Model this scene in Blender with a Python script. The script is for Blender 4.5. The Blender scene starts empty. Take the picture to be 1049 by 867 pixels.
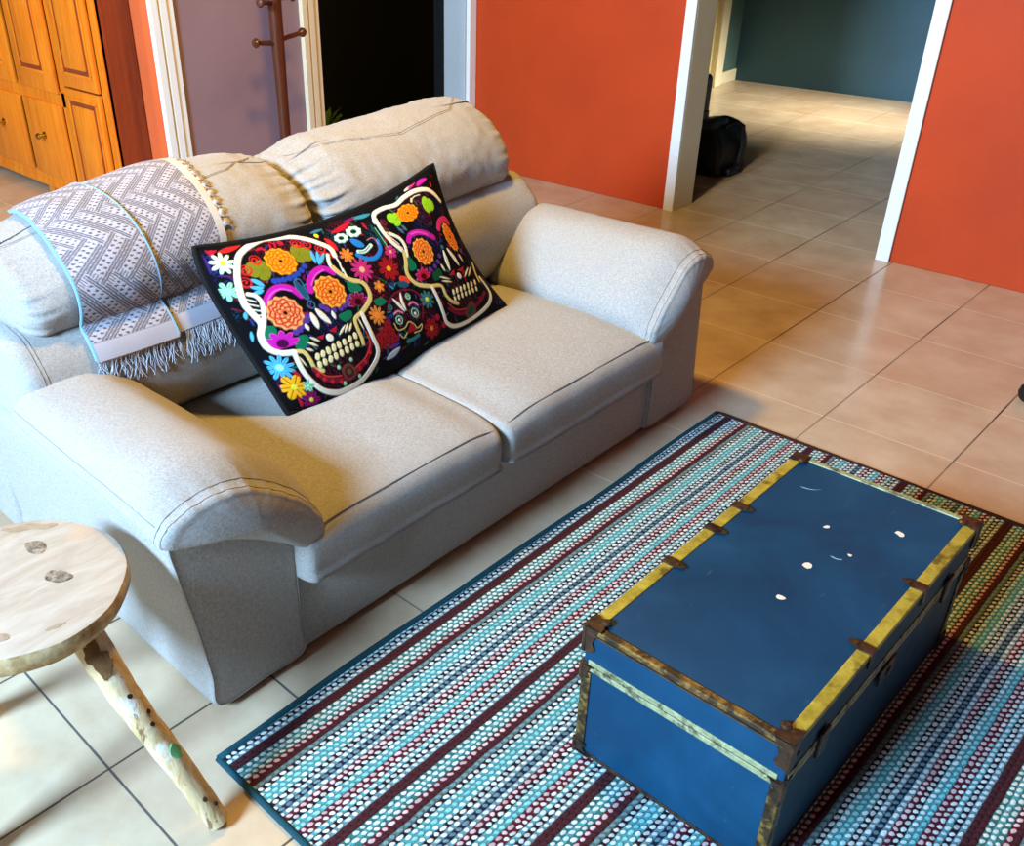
import bpy, bmesh, math, random
import numpy as np
from mathutils import Vector, Matrix
random.seed(7); rng=np.random.default_rng(7)
SC=bpy.context.scene; COL=SC.collection
PI=math.pi

# ---------------------------------------------------------------- materials
def lin(c):
    return tuple(((x/255.)/12.92 if x/255.<=.04045 else ((x/255.+.055)/1.055)**2.4) for x in c)
def rgba(c): return lin(c)+(1.,)
class NT:
    def __init__(s,name):
        s.mat=bpy.data.materials.new(name); s.mat.use_nodes=True
        s.t=s.mat.node_tree; s.t.nodes.clear()
        s.out=s.t.nodes.new('ShaderNodeOutputMaterial')
        s.b=s.t.nodes.new('ShaderNodeBsdfPrincipled'); s.t.links.new(s.b.outputs[0],s.out.inputs[0])
        s._obj=None
    def n(s,k): return s.t.nodes.new(k)
    def put(s,sock,v):
        if v is None: return
        if isinstance(v,bpy.types.NodeSocket): s.t.links.new(v,sock)
        else:
            if isinstance(v,(tuple,list)) and sock.type=='RGBA' and len(v)==3: v=tuple(v)+(1.,)
            sock.default_value=v
    def obj(s):
        if s._obj is None: s._obj=s.n('ShaderNodeTexCoord').outputs['Object']
        return s._obj
    def m(s,op,a,b=None,c=None,clamp=False):
        n=s.n('ShaderNodeMath'); n.operation=op; n.use_clamp=clamp
        for i,v in enumerate((a,b,c)): s.put(n.inputs[i],v)
        return n.outputs[0]
    def xyz(s,v=None):
        n=s.n('ShaderNodeSeparateXYZ'); s.put(n.inputs[0],v or s.obj()); return n.outputs
    def comb(s,x,y,z):
        n=s.n('ShaderNodeCombineXYZ')
        for i,v in enumerate((x,y,z)): s.put(n.inputs[i],v)
        return n.outputs[0]
    def scale(s,v,k):
        n=s.n('ShaderNodeVectorMath'); n.operation='MULTIPLY'; s.put(n.inputs[0],v); s.put(n.inputs[1],k); return n.outputs[0]
    def noise(s,sc,det=3,rough=.55,vec=None,dist=0,col=False):
        n=s.n('ShaderNodeTexNoise'); s.put(n.inputs['Vector'],vec or s.obj()); s.put(n.inputs['Scale'],sc)
        n.inputs['Detail'].default_value=det; n.inputs['Roughness'].default_value=rough; n.inputs['Distortion'].default_value=dist
        return n.outputs['Color' if col else 'Fac']
    def vor(s,sc,vec=None,feat='F1',out='Distance'):
        n=s.n('ShaderNodeTexVoronoi'); n.feature=feat; s.put(n.inputs['Vector'],vec or s.obj()); n.inputs['Scale'].default_value=sc
        return n.outputs[out]
    def ramp(s,f,stops,interp='LINEAR',alpha=False):
        n=s.n('ShaderNodeValToRGB'); n.color_ramp.interpolation=interp; e=n.color_ramp.elements
        while len(e)<len(stops): e.new(.5)
        for i,(p,c) in enumerate(stops):
            e[i].position=p; e[i].color=tuple(c)+((1.,) if len(c)==3 else ())
        s.put(n.inputs[0],f); return n.outputs[1 if alpha else 0]
    def fr(s,f,a,b,c=0.,d=1.):
        n=s.n('ShaderNodeMapRange'); s.put(n.inputs[0],f)
        for i,v in enumerate((a,b,c,d)): s.put(n.inputs[i+1],v)
        return n.outputs[0]
    def mix(s,f,a,b,mode='MIX'):
        n=s.n('ShaderNodeMix'); n.data_type='RGBA'; n.blend_type=mode; n.clamp_factor=True
        s.put(n.inputs[0],f); s.put(n.inputs[6],a); s.put(n.inputs[7],b); return n.outputs[2]
    def bump(s,h,st=.3,d=.01,prev=None):
        n=s.n('ShaderNodeBump'); s.put(n.inputs['Height'],h); n.inputs['Strength'].default_value=st; n.inputs['Distance'].default_value=d
        if prev is not None: s.put(n.inputs['Normal'],prev)
        return n.outputs[0]
    def fin(s,col,rough=.6,metal=0.,normal=None,spec=.5,sheen=0.,coat=0.,**k):
        s.put(s.b.inputs['Base Color'],col if isinstance(col,bpy.types.NodeSocket) else tuple(col)+(1.,))
        s.put(s.b.inputs['Roughness'],rough); s.put(s.b.inputs['Metallic'],metal)
        s.put(s.b.inputs['Specular IOR Level'],spec)
        if sheen: s.b.inputs['Sheen Weight'].default_value=sheen; s.b.inputs['Sheen Roughness'].default_value=.5
        if coat: s.b.inputs['Coat Weight'].default_value=coat; s.b.inputs['Coat Roughness'].default_value=.12
        if normal is not None: s.put(s.b.inputs['Normal'],normal)
        return s.mat

def plain(name,c,rough=.6,var=.12,sc=8.,metal=0.,spec=.5,bump=.05,bsc=60.):
    m=NT(name); f=m.noise(sc,4); L=lin(c)
    col=m.mix(f,tuple(x*(1-var) for x in L),tuple(min(1,x*(1+var)) for x in L))
    return m.fin(col,rough,metal,m.bump(m.noise(bsc,3),bump,.004),spec)

def fabric(name,c=(168,162,156)):
    m=NT(name); L=lin(c); o=m.obj()
    f1=m.noise(420,2,.6); f2=m.noise(3.0,3); x,y,z=m.xyz()
    w1=m.noise(1.0,1,.5,m.scale(o,(900,140,140))); w2=m.noise(1.0,1,.5,m.scale(o,(140,900,160))); w3=m.noise(1.0,1,.5,m.scale(o,(150,150,900)))
    w=m.m('ADD',m.m('ADD',w1,w2),w3)
    t=m.m('ADD',m.m('MULTIPLY',w,.55),m.m('MULTIPLY',f1,.6))
    t=m.fr(t,.72,1.5)
    col=m.mix(t,tuple(v*.50 for v in L),tuple(min(1,v*1.34) for v in L))
    col=m.mix(m.fr(f2,.35,.75),col,m.mix(.5,col,tuple(v*k for v,k in zip(L,(.98,.95,.88)))))
    b=m.bump(t,.22,.0012); b=m.bump(m.noise(22,3,.6),.16,.006,b)
    return m.fin(col,.82,0,b,.25,sheen=.12)

M={}
def build_materials():
    M['fabric']=fabric('grey_linen_fabric')
    M['seam']=plain('seam_thread',(140,132,126),.8,.1)
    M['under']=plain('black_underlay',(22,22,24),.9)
    # floor tiles
    m=NT('beige_ceramic_tile'); x,y,z=m.xyz(); T=.3995
    u=m.m('DIVIDE',m.m('SUBTRACT',x,-1.4142),T); v=m.m('DIVIDE',m.m('SUBTRACT',y,.475),T)
    du=m.m('ABSOLUTE',m.m('SUBTRACT',u,m.m('ROUND',u))); dv=m.m('ABSOLUTE',m.m('SUBTRACT',v,m.m('ROUND',v)))
    wob=m.m('MULTIPLY',m.m('SUBTRACT',m.noise(30,2),.5),.004)
    gu=m.m('LESS_THAN',m.m('ADD',du,wob),.0068); gv=m.m('LESS_THAN',m.m('ADD',dv,wob),.0068)
    g=m.m('MAXIMUM',gu,gv)
    wn=m.n('ShaderNodeTexWhiteNoise'); m.put(wn.inputs[0],m.comb(m.m('FLOOR',u),m.m('FLOOR',v),0.)); tv=wn.outputs['Value']
    n1=m.noise(5,5,.6); n2=m.noise(40,3)
    base=m.mix(m.fr(n1,.3,.72),lin((186,158,126)),lin((214,192,162)))
    base=m.mix(m.fr(tv,0,1,0,.35),base,lin((190,150,118)))
    near=m.m('MULTIPLY',m.fr(y,1.0,.2),1.0)
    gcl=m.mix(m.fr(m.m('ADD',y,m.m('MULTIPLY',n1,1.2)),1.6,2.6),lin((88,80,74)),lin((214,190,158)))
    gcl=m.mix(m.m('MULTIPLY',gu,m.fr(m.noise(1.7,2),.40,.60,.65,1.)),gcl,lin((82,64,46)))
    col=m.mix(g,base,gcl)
    r=m.m('ADD',m.m('MULTIPLY',g,.45),m.fr(m.noise(4,2),.3,.7,.19,.26))
    m.put(m.b.inputs['Roughness'],r)
    h=m.m('SUBTRACT',1.,g)
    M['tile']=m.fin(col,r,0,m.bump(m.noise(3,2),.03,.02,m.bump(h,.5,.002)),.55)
    for k,c in dict(red=(184,60,12),orange=(236,104,52),purple=(138,112,118),blue=(62,96,112),teal=(70,96,92),yellow=(196,180,120),dark=(16,17,18)).items():  # dark: gloom of the unlit room put into a near-black colour
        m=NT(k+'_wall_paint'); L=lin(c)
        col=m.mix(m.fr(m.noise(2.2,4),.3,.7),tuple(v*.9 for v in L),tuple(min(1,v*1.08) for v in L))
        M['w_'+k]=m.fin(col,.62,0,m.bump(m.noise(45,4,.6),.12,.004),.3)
    M['white']=plain('white_gloss_trim_paint',(226,228,228),.4,.05,5)
    M['cream']=plain('cream_and_shade_tinted_trim',(214,200,168),.5,.06,5)  # cream paint; also carries shade and yellow light on some white trims
    M['bluegrey']=plain('blue_grey_trim_paint',(176,186,192),.5,.06,5)
    # woods
    def wood(name,a,b,ax=(3,3,40),rough=.38,coat=0.):
        m=NT(name); w=m.noise(1.,5,.6,m.scale(m.obj(),ax),dist=.7); w2=m.noise(1.,3,.6,m.scale(m.obj(),tuple(q*6 for q in ax)))
        col=m.mix(m.fr(w,.3,.72),lin(a),lin(b)); col=m.mix(m.fr(w2,.45,.8,0,.35),col,tuple(v*.55 for v in lin(a)))
        return m.fin(col,rough,0,m.bump(w,.12,.002),.45,coat=coat)
    M['pine']=wood('honey_pine',(212,102,12),(238,136,26),(26,26,2.2),.42)
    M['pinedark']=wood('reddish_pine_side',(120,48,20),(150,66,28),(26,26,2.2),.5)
    M['rack']=wood('dark_mahogany_lacquer',(62,28,14),(92,42,20),(40,40,3),.3)
    M['brass']=plain('brass_knob',(186,150,70),.28,.1,20,1.)
    # whitewashed stool top
    m=NT('whitewashed_worn_wood'); o=m.obj()
    w=m.noise(1.,5,.65,m.scale(o,(22,5,22)),dist=.8); p=m.noise(7,5,.7)
    col=m.mix(m.fr(w,.3,.7),lin((164,142,120)),lin((192,178,162)))
    col=m.mix(m.fr(m.noise(1.,5,.7,m.scale(o,(34,8,30))),.60,.74,0,.55),col,lin((176,138,108)))
    col=m.mix(m.fr(p,.60,.70,0,.6),col,lin((196,160,130)))
    M['stooltop']=m.fin(col,.62,0,m.bump(w,.35,.003),.3)
    m=NT('bark_edge_wood'); o=m.obj(); p=m.noise(24,5,.7); q=m.noise(9,3)
    col=m.mix(m.fr(p,.35,.65),lin((140,104,58)),lin((206,178,132))); col=m.mix(m.fr(q,.5,.62,0,.7),col,lin((120,112,92)))
    M['stooledge']=m.fin(col,.75,0,m.bump(p,.5,.004),.3)
    m=NT('knot_wood'); o=m.obj(); p=m.noise(60,4,.7)
    M['knot']=m.fin(m.mix(m.fr(p,.35,.65),lin((70,56,44)),lin((170,150,126))),.8,0,m.bump(p,.6,.004),.3)
    m=NT('stripped_branch_wood'); o=m.obj(); w=m.noise(1.,5,.7,m.scale(o,(30,30,7)),dist=1.2); q=m.noise(1.,4,.65,m.scale(o,(14,14,8)))
    col=m.mix(m.fr(w,.3,.7),lin((176,142,92)),lin((220,198,158)))
    col=m.mix(m.fr(q,.52,.60,0,.85),col,lin((216,212,204)))
    col=m.mix(m.fr(m.noise(1.,4,.7,m.scale(o,(40,40,9))),.62,.68,0,.85),col,lin((110,72,38)))
    M['branch']=m.fin(col,.7,0,m.bump(w,.6,.005),.3)
    M['worn']=plain('worn_greyish_wood',(160,136,110),.8,.35,70,0,.2,.5,90)
    M['bark']=plain('dark_bark',(104,72,42),.9,.4,60,0,.2,.8,80)
    M['greenpaint']=plain('green_paint_spot',(92,160,104),.6)
    # trunk
    m=NT('blue_painted_board'); o=m.obj()
    a=m.noise(4,5,.65,dist=.4); s1=m.noise(1.,4,.7,m.scale(o,(60,14,60))); s2=m.noise(90,3,.6)
    col=m.mix(m.fr(a,.3,.7),lin((2,48,74)),lin((3,64,94)))
    col=m.mix(m.fr(a,.56,.78,0,.5),col,lin((30,66,90)))
    col=m.mix(m.fr(s1,.66,.80,0,.35),col,lin((110,140,160)))
    col=m.mix(m.m('MULTIPLY',m.m('GREATER_THAN',s2,.73),.45),col,lin((40,56,90)))
    M['trunkblue']=m.fin(col,m.fr(a,.3,.7,.42,.62),0,m.bump(s2,.12,.002),.28)
    def worn(name,a,b,c,sc=30,rough=.5,metal=.2,amt=.55):
        m=NT(name); p=m.noise(sc,5,.7); q=m.noise(sc*.4,4,.7)
        col=m.mix(m.fr(p,.35,.65),lin(a),lin(b)); col=m.mix(m.fr(q,amt-.05,amt+.05,0,.9),col,lin(c))
        return m.fin(col,rough,metal,m.bump(p,.5,.002),.5)
    M['gold']=worn('yellow_painted_tin_strip',(146,122,34),(190,166,62),(92,70,28),26,.45,.15,.60)
    M['rust']=worn('rusty_tin_strip',(74,50,24),(160,122,56),(36,26,18),60,.45,.3,.50)
    M['mint']=worn('pale_worn_tin_strip',(132,132,92),(176,176,132),(58,50,36),60,.5,.15,.56)
    M['iron']=worn('brown_corroded_metal',(52,34,22),(86,58,36),(30,22,18),50,.4,.4,.55)
    M['chip']=plain('bare_cream_board',(226,210,184),.8)
    M['chipw']=plain('scuffed_pale_blue',(120,158,176),.8)
    # rug
    m=NT('braided_striped_rug'); x,y,z=m.xyz(); P=.0111
    wx=m.m('ADD',x,m.m('MULTIPLY',m.m('SUBTRACT',m.noise(40,3),.5),.006))
    r=m.m('DIVIDE',wx,P); row=m.m('FLOOR',r); p=m.m('SUBTRACT',m.m('SUBTRACT',r,row),.5)
    wn=m.n('ShaderNodeTexWhiteNoise'); m.put(wn.inputs[0],m.comb(row,0.,0.)); ro=wn.outputs['Value']
    wy=m.m('ADD',y,m.m('MULTIPLY',m.m('SUBTRACT',m.noise(26,3),.5),.022))
    q0=m.m('ADD',m.m('ADD',m.m('DIVIDE',wy,.0182),m.m('MULTIPLY',row,.5)),m.m('ADD',m.m('MULTIPLY',p,-.22),m.m('MULTIPLY',ro,.22)))
    qi=m.m('FLOOR',q0); q=m.m('SUBTRACT',m.m('SUBTRACT',q0,qi),.5)
    d=m.m('ADD',m.m('POWER',m.m('DIVIDE',p,.46),2.),m.m('POWER',m.m('DIVIDE',q,.36),2.))
    dab=m.fr(d,1.05,.6)
    seq=RUGSEQ; N=len(seq)
    fac=m.m('DIVIDE',m.m('ADD',m.m('FLOORED_MODULO',m.m('ADD',row,22.),float(N)),.5),float(N))
    bg=m.ramp(fac,[(i/N,lin(RUGC[s_[0]])) for i,s_ in enumerate(seq)],'CONSTANT')
    dc=m.ramp(fac,[(i/N,lin(RUGC[s_[1] or s_[0]])) for i,s_ in enumerate(seq)],'CONSTANT')
    ex=m.ramp(fac,[(i/N,(1,1,1) if s_[1] else (0,0,0)) for i,s_ in enumerate(seq)],'CONSTANT')
    wn2=m.n('ShaderNodeTexWhiteNoise'); m.put(wn2.inputs[0],m.comb(row,qi,1.))
    dcol=m.mix(m.fr(wn2.outputs['Value'],.0,1.,0,.42),dc,bg)
    gap=m.fr(m.m('ABSOLUTE',p),.36,.5,0,.35)
    bgc=m.mix(m.fr(m.noise(160,2),.3,.7,0,.35),bg,tuple(v*.25 for v in lin((60,50,60))))
    bgc=m.mix(gap,bgc,lin((18,18,24)))
    col=m.mix(m.m('MULTIPLY',dab,ex),bgc,dcol)
    hh=m.m('ADD',m.m('MULTIPLY',m.m('SUBTRACT',1.,m.m('MULTIPLY',m.m('ABSOLUTE',p),2.)),.4),m.m('MULTIPLY',dab,.7))
    M['rug']=m.fin(col,.9,0,m.bump(m.noise(300,2),.2,.001,m.bump(hh,.8,.004)),.15)
    M['rugedge']=plain('dark_teal_binding',(22,62,72),.85,.3,60,0,.2,.4,200)
    M['rugedge2']=plain('dark_maroon_binding',(52,28,30),.85,.4,60,0,.2,.4,200)
    # vertex-coloured embroidery / weave (colour of the threads)
    def thread(name,attr,rough=.7,bs=.5,tint=.14):
        m=NT(name); a=m.n('ShaderNodeAttribute'); a.attribute_name=attr; c=a.outputs['Color']
        f=m.noise(380,2,.6); col=m.mix(m.fr(f,.3,.7,0,tint*2),c,m.mix(1.,c,(.45,.45,.45),'MULTIPLY'))
        lum=m.n('ShaderNodeRGBToBW'); m.put(lum.inputs[0],c)
        return m.fin(col,.85,0,m.bump(m.m('ADD',lum.outputs[0],m.m('MULTIPLY',f,.5)),bs,.0015),.08)
    M['embroid']=thread('embroidered_cloth','pattern',.6)
    M['weave']=thread('woven_throw_cloth','pattern',.85,.3,.1)
    M['velvet']=plain('black_velvet',(14,14,16),.8,.3,40,0,.2)
    m=NT('fringe_cotton'); M['fringe']=m.fin(m.mix(m.noise(60,2),lin((150,148,156)),lin((214,212,216))),.9,0,None,.1)
    M['throwedge']=plain('pale_blue_selvedge',(128,166,192),.85)
    M['bagblack']=plain('black_nylon',(14,14,16),.55,.3,30)
    M['baggrey']=plain('grey_plastic_film',(70,72,70),.35,.5,30)
    M['rubber']=plain('black_rubber',(10,10,11),.5,.2,30)
    M['steel']=plain('dark_metal_tube',(60,60,64),.3,.1,30,.8)
    M['switch']=plain('yellowed_plastic',(190,176,96),.6)
    M['leaf']=plain('plant_leaf_green',(88,120,60),.6,.3)
    M['outside']=plain('outside_plaster',(200,200,200),.8)
RUGC=dict(navy=(26,34,58),teald=(24,70,80),tealg=(52,112,108),maroon=(72,30,34),white=(220,222,216),green=(66,140,124),pinkw=(226,206,202),graygreen=(92,112,108),dark=(38,20,28),aqua=(84,156,158),aqual=(140,198,198),grayteal=(108,140,146),dred=(94,24,36),pink=(222,190,188),greyb=(74,90,104))
RUGSEQ=[('maroon',None),('maroon',None),('tealg','white'),('aqua','white'),('tealg','white'),('dred','pink'),('maroon',None),('graygreen','grayteal'),('dark','white'),('aqua','white'),('aqua','aqual'),('aqua','white'),
 ('dark','white'),('grayteal','white'),('navy','grayteal'),('grayteal','white'),('dred','pink'),('dark','white'),('aqua','white'),('aqua','aqual'),('dred','pink'),('dred','white'),('aqua','white'),('dark','white'),('grayteal','white')]

# ---------------------------------------------------------------- objects
def newobj(name,me,parent=None,mats=()):
    o=bpy.data.objects.new(name,me); COL.objects.link(o)
    if parent is not None: o.parent=parent
    if me is not None:
        for mm in mats: me.materials.append(mm)
    return o
def mesh_from(name,V,F,mat,parent=None,org=(0,0,0),smooth=True,autos=None,mi=None):
    """V in world coordinates; org = world origin of the top-level thing"""
    V=np.asarray(V,float)-np.asarray(org,float)
    me=bpy.data.meshes.new(name); me.from_pydata([tuple(v) for v in V],[],[tuple(int(i) for i in f) for f in F]); me.update()
    bm=bmesh.new(); bm.from_mesh(me); bmesh.ops.recalc_face_normals(bm,faces=bm.faces); bm.to_mesh(me); bm.free()
    mats=mat if isinstance(mat,(list,tuple)) else [mat]
    o=newobj(name,me,parent,mats)
    if mi is not None: me.polygons.foreach_set('material_index',list(mi))
    if smooth: shade(me,autos)
    return o
def shade(me,ang=None):
    me.polygons.foreach_set('use_smooth',[True]*len(me.polygons))
    if ang is not None: me.set_sharp_from_angle(angle=math.radians(ang))
class MB:
    """collects shapes in world coordinates and links them as ONE mesh"""
    def __init__(s): s.bm=bmesh.new(); s.mi=0
    def box(s,x0,x1,y0,y1,z0,z1,bev=0.,seg=2,rot=None,piv=None):
        b=bmesh.new(); bmesh.ops.create_cube(b,size=1.)
        for v in b.verts: v.co=Vector((x0+(v.co.x+.5)*(x1-x0),y0+(v.co.y+.5)*(y1-y0),z0+(v.co.z+.5)*(z1-z0)))
        if bev>0: bmesh.ops.bevel(b,geom=list(b.edges),offset=bev,segments=seg,affect='EDGES',profile=.5)
        if rot is not None:
            c=Vector(piv or ((x0+x1)/2,(y0+y1)/2,(z0+z1)/2)); bmesh.ops.transform(b,matrix=Matrix.Translation(c)@rot@Matrix.Translation(-c),verts=b.verts)
        s._add(b)
    def _add(s,b):
        me=bpy.data.meshes.new('t'); 
        for f in b.faces: f.material_index=s.mi
        b.to_mesh(me); b.free(); s.bm.from_mesh(me); bpy.data.meshes.remove(me)
    def raw(s,V,F):
        b=bmesh.new(); vs=[b.verts.new(tuple(map(float,v))) for v in V]
        for f in F:
            try: b.faces.new([vs[int(i)] for i in f])
            except ValueError: pass
        bmesh.ops.recalc_face_normals(b,faces=b.faces); s._add(b)
    def tube(s,pts,r,seg=8,closed=False):
        V,F=tube_vf(pts,r,seg,closed); s.raw(V,F)
    def lathe(s,prof,c=(0,0,0),axis=(0,0,1),seg=24):
        ax=Vector(axis).normalized(); q=Vector((0,0,1)).rotation_difference(ax); V=[];F=[]
        for r,h in prof:
            for k in range(seg):
                a=2*PI*k/seg; V.append(q@Vector((r*math.cos(a),r*math.sin(a),h))+Vector(c))
        n=len(prof)
        for i in range(n-1):
            for k in range(seg): F.append((i*seg+k,i*seg+(k+1)%seg,(i+1)*seg+(k+1)%seg,(i+1)*seg+k))
        F.append(tuple(range(seg))[::-1]); F.append(tuple((n-1)*seg+k for k in range(seg)))
        s.raw(V,F)
    def poly(s,pts,d):
        """prism: polygon pts (3D) extruded by vector d"""
        n=len(pts); V=[Vector(p) for p in pts]+[Vector(p)+Vector(d) for p in pts]
        F=[tuple(range(n)),tuple(range(n,2*n))[::-1]]+[(i,(i+1)%n,n+(i+1)%n,n+i) for i in range(n)]
        s.raw(V,F)
    def build(s,name,mat,parent=None,org=(0,0,0),smooth=True,ang=35):
        for v in s.bm.verts: v.co-=Vector(org)
        me=bpy.data.meshes.new(name); s.bm.to_mesh(me); s.bm.free()
        o=newobj(name,me,parent,mat if isinstance(mat,(list,tuple)) else [mat])
        if smooth: shade(me,ang)
        return o
def tube_vf(pts,r,seg=8,closed=False):
    P=[Vector(p) for p in pts]; n=len(P); V=[];F=[]; up=None
    rr=r if isinstance(r,(list,tuple)) else [r]*n
    for i in range(n):
        a=P[(i-1)%n] if (closed or i>0) else P[i]; b=P[(i+1)%n] if (closed or i<n-1) else P[i]
        t=(b-a).normalized()
        if up is None:
            up=t.orthogonal().normalized()
        else:
            up=(up-t*up.dot(t)); up=up.normalized() if up.length>1e-6 else t.orthogonal().normalized()
        bi=t.cross(up)
        for k in range(seg):
            an=2*PI*k/seg; V.append(P[i]+(up*math.cos(an)+bi*math.sin(an))*rr[i])
    m=n if closed else n-1
    for i in range(m):
        j=(i+1)%n
        for k in range(seg): F.append((i*seg+k,i*seg+(k+1)%seg,j*seg+(k+1)%seg,j*seg+k))
    if not closed: F.append(tuple(range(seg))[::-1]); F.append(tuple((n-1)*seg+k for k in range(seg)))
    return V,F
def thing(name,label,cat,loc=(0,0,0),group=None):
    o=bpy.data.objects.new(name,None); COL.objects.link(o); o.location=loc; o.empty_display_size=.05
    return tag(o,label,cat,group)
def tag(o,label,cat,group=None,kind=None):
    if label: o['label']=label
    if cat: o['category']=cat
    if group: o['group']=group
    if kind: o['kind']=kind
    return o
def struct(o,label=None):
    o['kind']='structure'
    if label: o['label']=label
    return o
def spline(P,n,closed=True):
    """Catmull-Rom, n samples, equal arc length"""
    P=np.asarray(P,float); m=len(P); out=[]; k=16
    rngi=range(m if closed else m-1)
    for i in rngi:
        if closed: a,b,c,d=P[(i-1)%m],P[i],P[(i+1)%m],P[(i+2)%m]
        else: a,b,c,d=P[max(i-1,0)],P[i],P[i+1],P[min(i+2,m-1)]
        for t in np.arange(k)/k:
            out.append(.5*((2*b)+(-a+c)*t+(2*a-5*b+4*c-d)*t*t+(-a+3*b-3*c+d)*t**3))
    out.append(P[0] if closed else P[-1]); out=np.array(out)
    L=np.concatenate([[0],np.cumsum(np.linalg.norm(np.diff(out,axis=0),axis=1))])
    s=np.linspace(0,L[-1],n+1)[:-1] if closed else np.linspace(0,L[-1],n)
    return np.stack([np.interp(s,L,out[:,j]) for j in range(out.shape[1])],1)
def strips(ni,nj,closed=True):
    F=[]
    for i in range(ni-1):
        for j in range(nj if closed else nj-1):
            k=(j+1)%nj; F.append((i*nj+j,i*nj+k,(i+1)*nj+k,(i+1)*nj+j))
    return F
KNOTS=[(-1.569,.499,.026,.017,.2),(-1.455,.487,.027,.018,.6)]
CHIPS=[(-.547,1.641,.0105,1.0,.3),(-.457,1.875,.0095,1.2,-.6),(-.5,1.732,.0045,1.1,.1),(-.577,1.793,.0065,1.35,.9),(-.538,1.512,.0085,1.15,.4)]
CLAMPL=(1.457,1.731,1.618)
CLAMPR=(1.483,1.723)
# ---------------------------------------------------------------- the room
def wallbox(name,mat,*b,label=None):
    m=MB(); m.box(*b); return struct(m.build(name,mat,smooth=False),label)
def build_room():
    WH=2.7
    m=MB(); m.box(-7.5,2.6,-3.8,8.0,-.12,0); struct(m.build('floor',M['tile'],smooth=False))
    # red wall with doorway
    m=MB(); m.box(-3.95,-2.592,4.40,4.56,0,WH,.004); m.box(-2.592,-1.425,4.40,4.56,2.1,WH); struct(m.build('wall_far',M['w_red'],smooth=False))
    m=MB(); m.box(-1.428,2.5,4.40,4.56,0,WH,.004); struct(m.build('wall_right_of_doorway',M['w_red'],smooth=False))
    # doorway lining and casing
    def casing(x0,x1,nm):
        c=MB(); c.box(x0,x1,4.385,4.40,0,2.1,.003); struct(c.build(nm,M['white'],smooth=False))
    casing(-2.590,-2.534,'trim_1'); casing(-1.487,-1.428,'trim_2')
    c=MB(); c.box(-2.590,-1.428,4.386,4.402,2.1,2.16,.003); struct(c.build('trim_3',M['white'],smooth=False))
    c=MB(); c.box(-2.560,-2.534,4.402,4.58,0,2.1,.002); c.box(-1.487,-1.455,4.402,4.58,0,2.1,.002); struct(c.build('trim_4',M['cream'],smooth=False))  # shade on the white lining is put into the cream colour
    # wall behind the sofa (plane X=-3.93), pieces around the dark doorway
    m=MB(); m.box(-4.08,-3.95,2.42,3.15,0,WH); struct(m.build('wall_back',M['w_purple'],smooth=False))
    m=MB(); m.box(-4.08,-3.95,3.15,4.40,2.08,WH); struct(m.build('wall_back_lintel',M['w_purple'],smooth=False))
    # moulded casing at the end of that wall
    def mould(nm,y0,y1,mat,zt=2.14):
        c=MB(); w=y1-y0
        c.box(-3.955,-3.925,y0,y0+.32*w,0,zt,.004); c.box(-3.955,-3.940,y0+.30*w,y0+.40*w,0,zt,.002); c.box(-3.955,-3.930,y0+.39*w,y0+.74*w,0,zt,.006); c.box(-3.955,-3.937,y0+.73*w,y1,0,zt,.002)
        struct(c.build(nm,mat,smooth=False))
    mould('trim_5',2.303,2.425,M['white'])
    mould('trim_6',3.131,3.245,M['cream'])  # yellowish light on this casing is put into the cream colour
    c=MB(); c.box(-4.11,-3.945,4.32,4.398,0,2.1,.003); struct(c.build('trim_7',M['bluegrey'],smooth=False))
    c=MB(); c.box(-3.952,-3.922,4.335,4.398,0,2.1,.006); struct(c.build('trim_8',M['white'],smooth=False))
    c=MB(); c.box(-4.09,-3.955,3.13,3.16,0,2.1,.002); struct(c.build('trim_9',M['cream'],smooth=False))  # yellow light on the lining, painted as cream
    # orange wall behind the wardrobe
    wallbox('wall_left',M['w_orange'],-7.5,-3.955,2.545,2.68,0,WH)
    # unlit room behind the open doorway, its gloom painted near-black
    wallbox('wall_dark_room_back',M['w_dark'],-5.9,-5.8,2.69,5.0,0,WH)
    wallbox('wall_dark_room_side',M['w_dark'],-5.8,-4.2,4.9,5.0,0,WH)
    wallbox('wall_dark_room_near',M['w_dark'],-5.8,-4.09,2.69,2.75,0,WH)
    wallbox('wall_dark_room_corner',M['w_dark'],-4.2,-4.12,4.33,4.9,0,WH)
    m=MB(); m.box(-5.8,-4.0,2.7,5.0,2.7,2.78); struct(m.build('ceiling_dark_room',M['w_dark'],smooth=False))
    m=MB(); m.box(-5.8,-4.12,2.76,4.9,.001,.006); struct(m.build('floor_dark_room',M['w_dark'],smooth=False))  # near-black sheet laid over the tiles paints the unlit floor
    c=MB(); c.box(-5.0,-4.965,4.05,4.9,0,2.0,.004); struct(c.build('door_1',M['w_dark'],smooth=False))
    # far room
    m=MB(); m.box(-4.15,.6,7.70,7.82,0,WH); struct(m.build('wall_far_room_back',M['w_blue'],smooth=False))
    m=MB(); m.box(-4.17,-4.03,7.50,7.70,0,WH); m.box(-4.17,-4.03,4.57,6.95,0,WH); m.box(-4.17,-4.03,6.95,7.5,2.1,WH); struct(m.build('wall_far_room_left',M['w_teal'],smooth=False))
    m=MB(); m.box(-4.10,-4.045,6.95,7.33,0,2.1,.003); struct(m.build('door_2',M['w_yellow'],smooth=False))
    m=MB(); m.box(-4.06,-3.995,7.33,7.44,0,2.15,.004); struct(m.build('trim_10',M['cream'],smooth=False))
    m=MB(); m.box(-4.03,-4.015,7.44,7.70,0,.09,.004); struct(m.build('baseboard_left',M['cream'],smooth=False))
    m=MB(); m.box(.5,.6,4.56,6.2,0,WH); m.box(.5,.6,7.3,7.7,0,WH); m.box(.5,.6,6.2,7.3,0,.9); m.box(.5,.6,6.2,7.3,2.1,WH); struct(m.build('wall_far_room_right',M['w_blue'],smooth=False))
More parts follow.
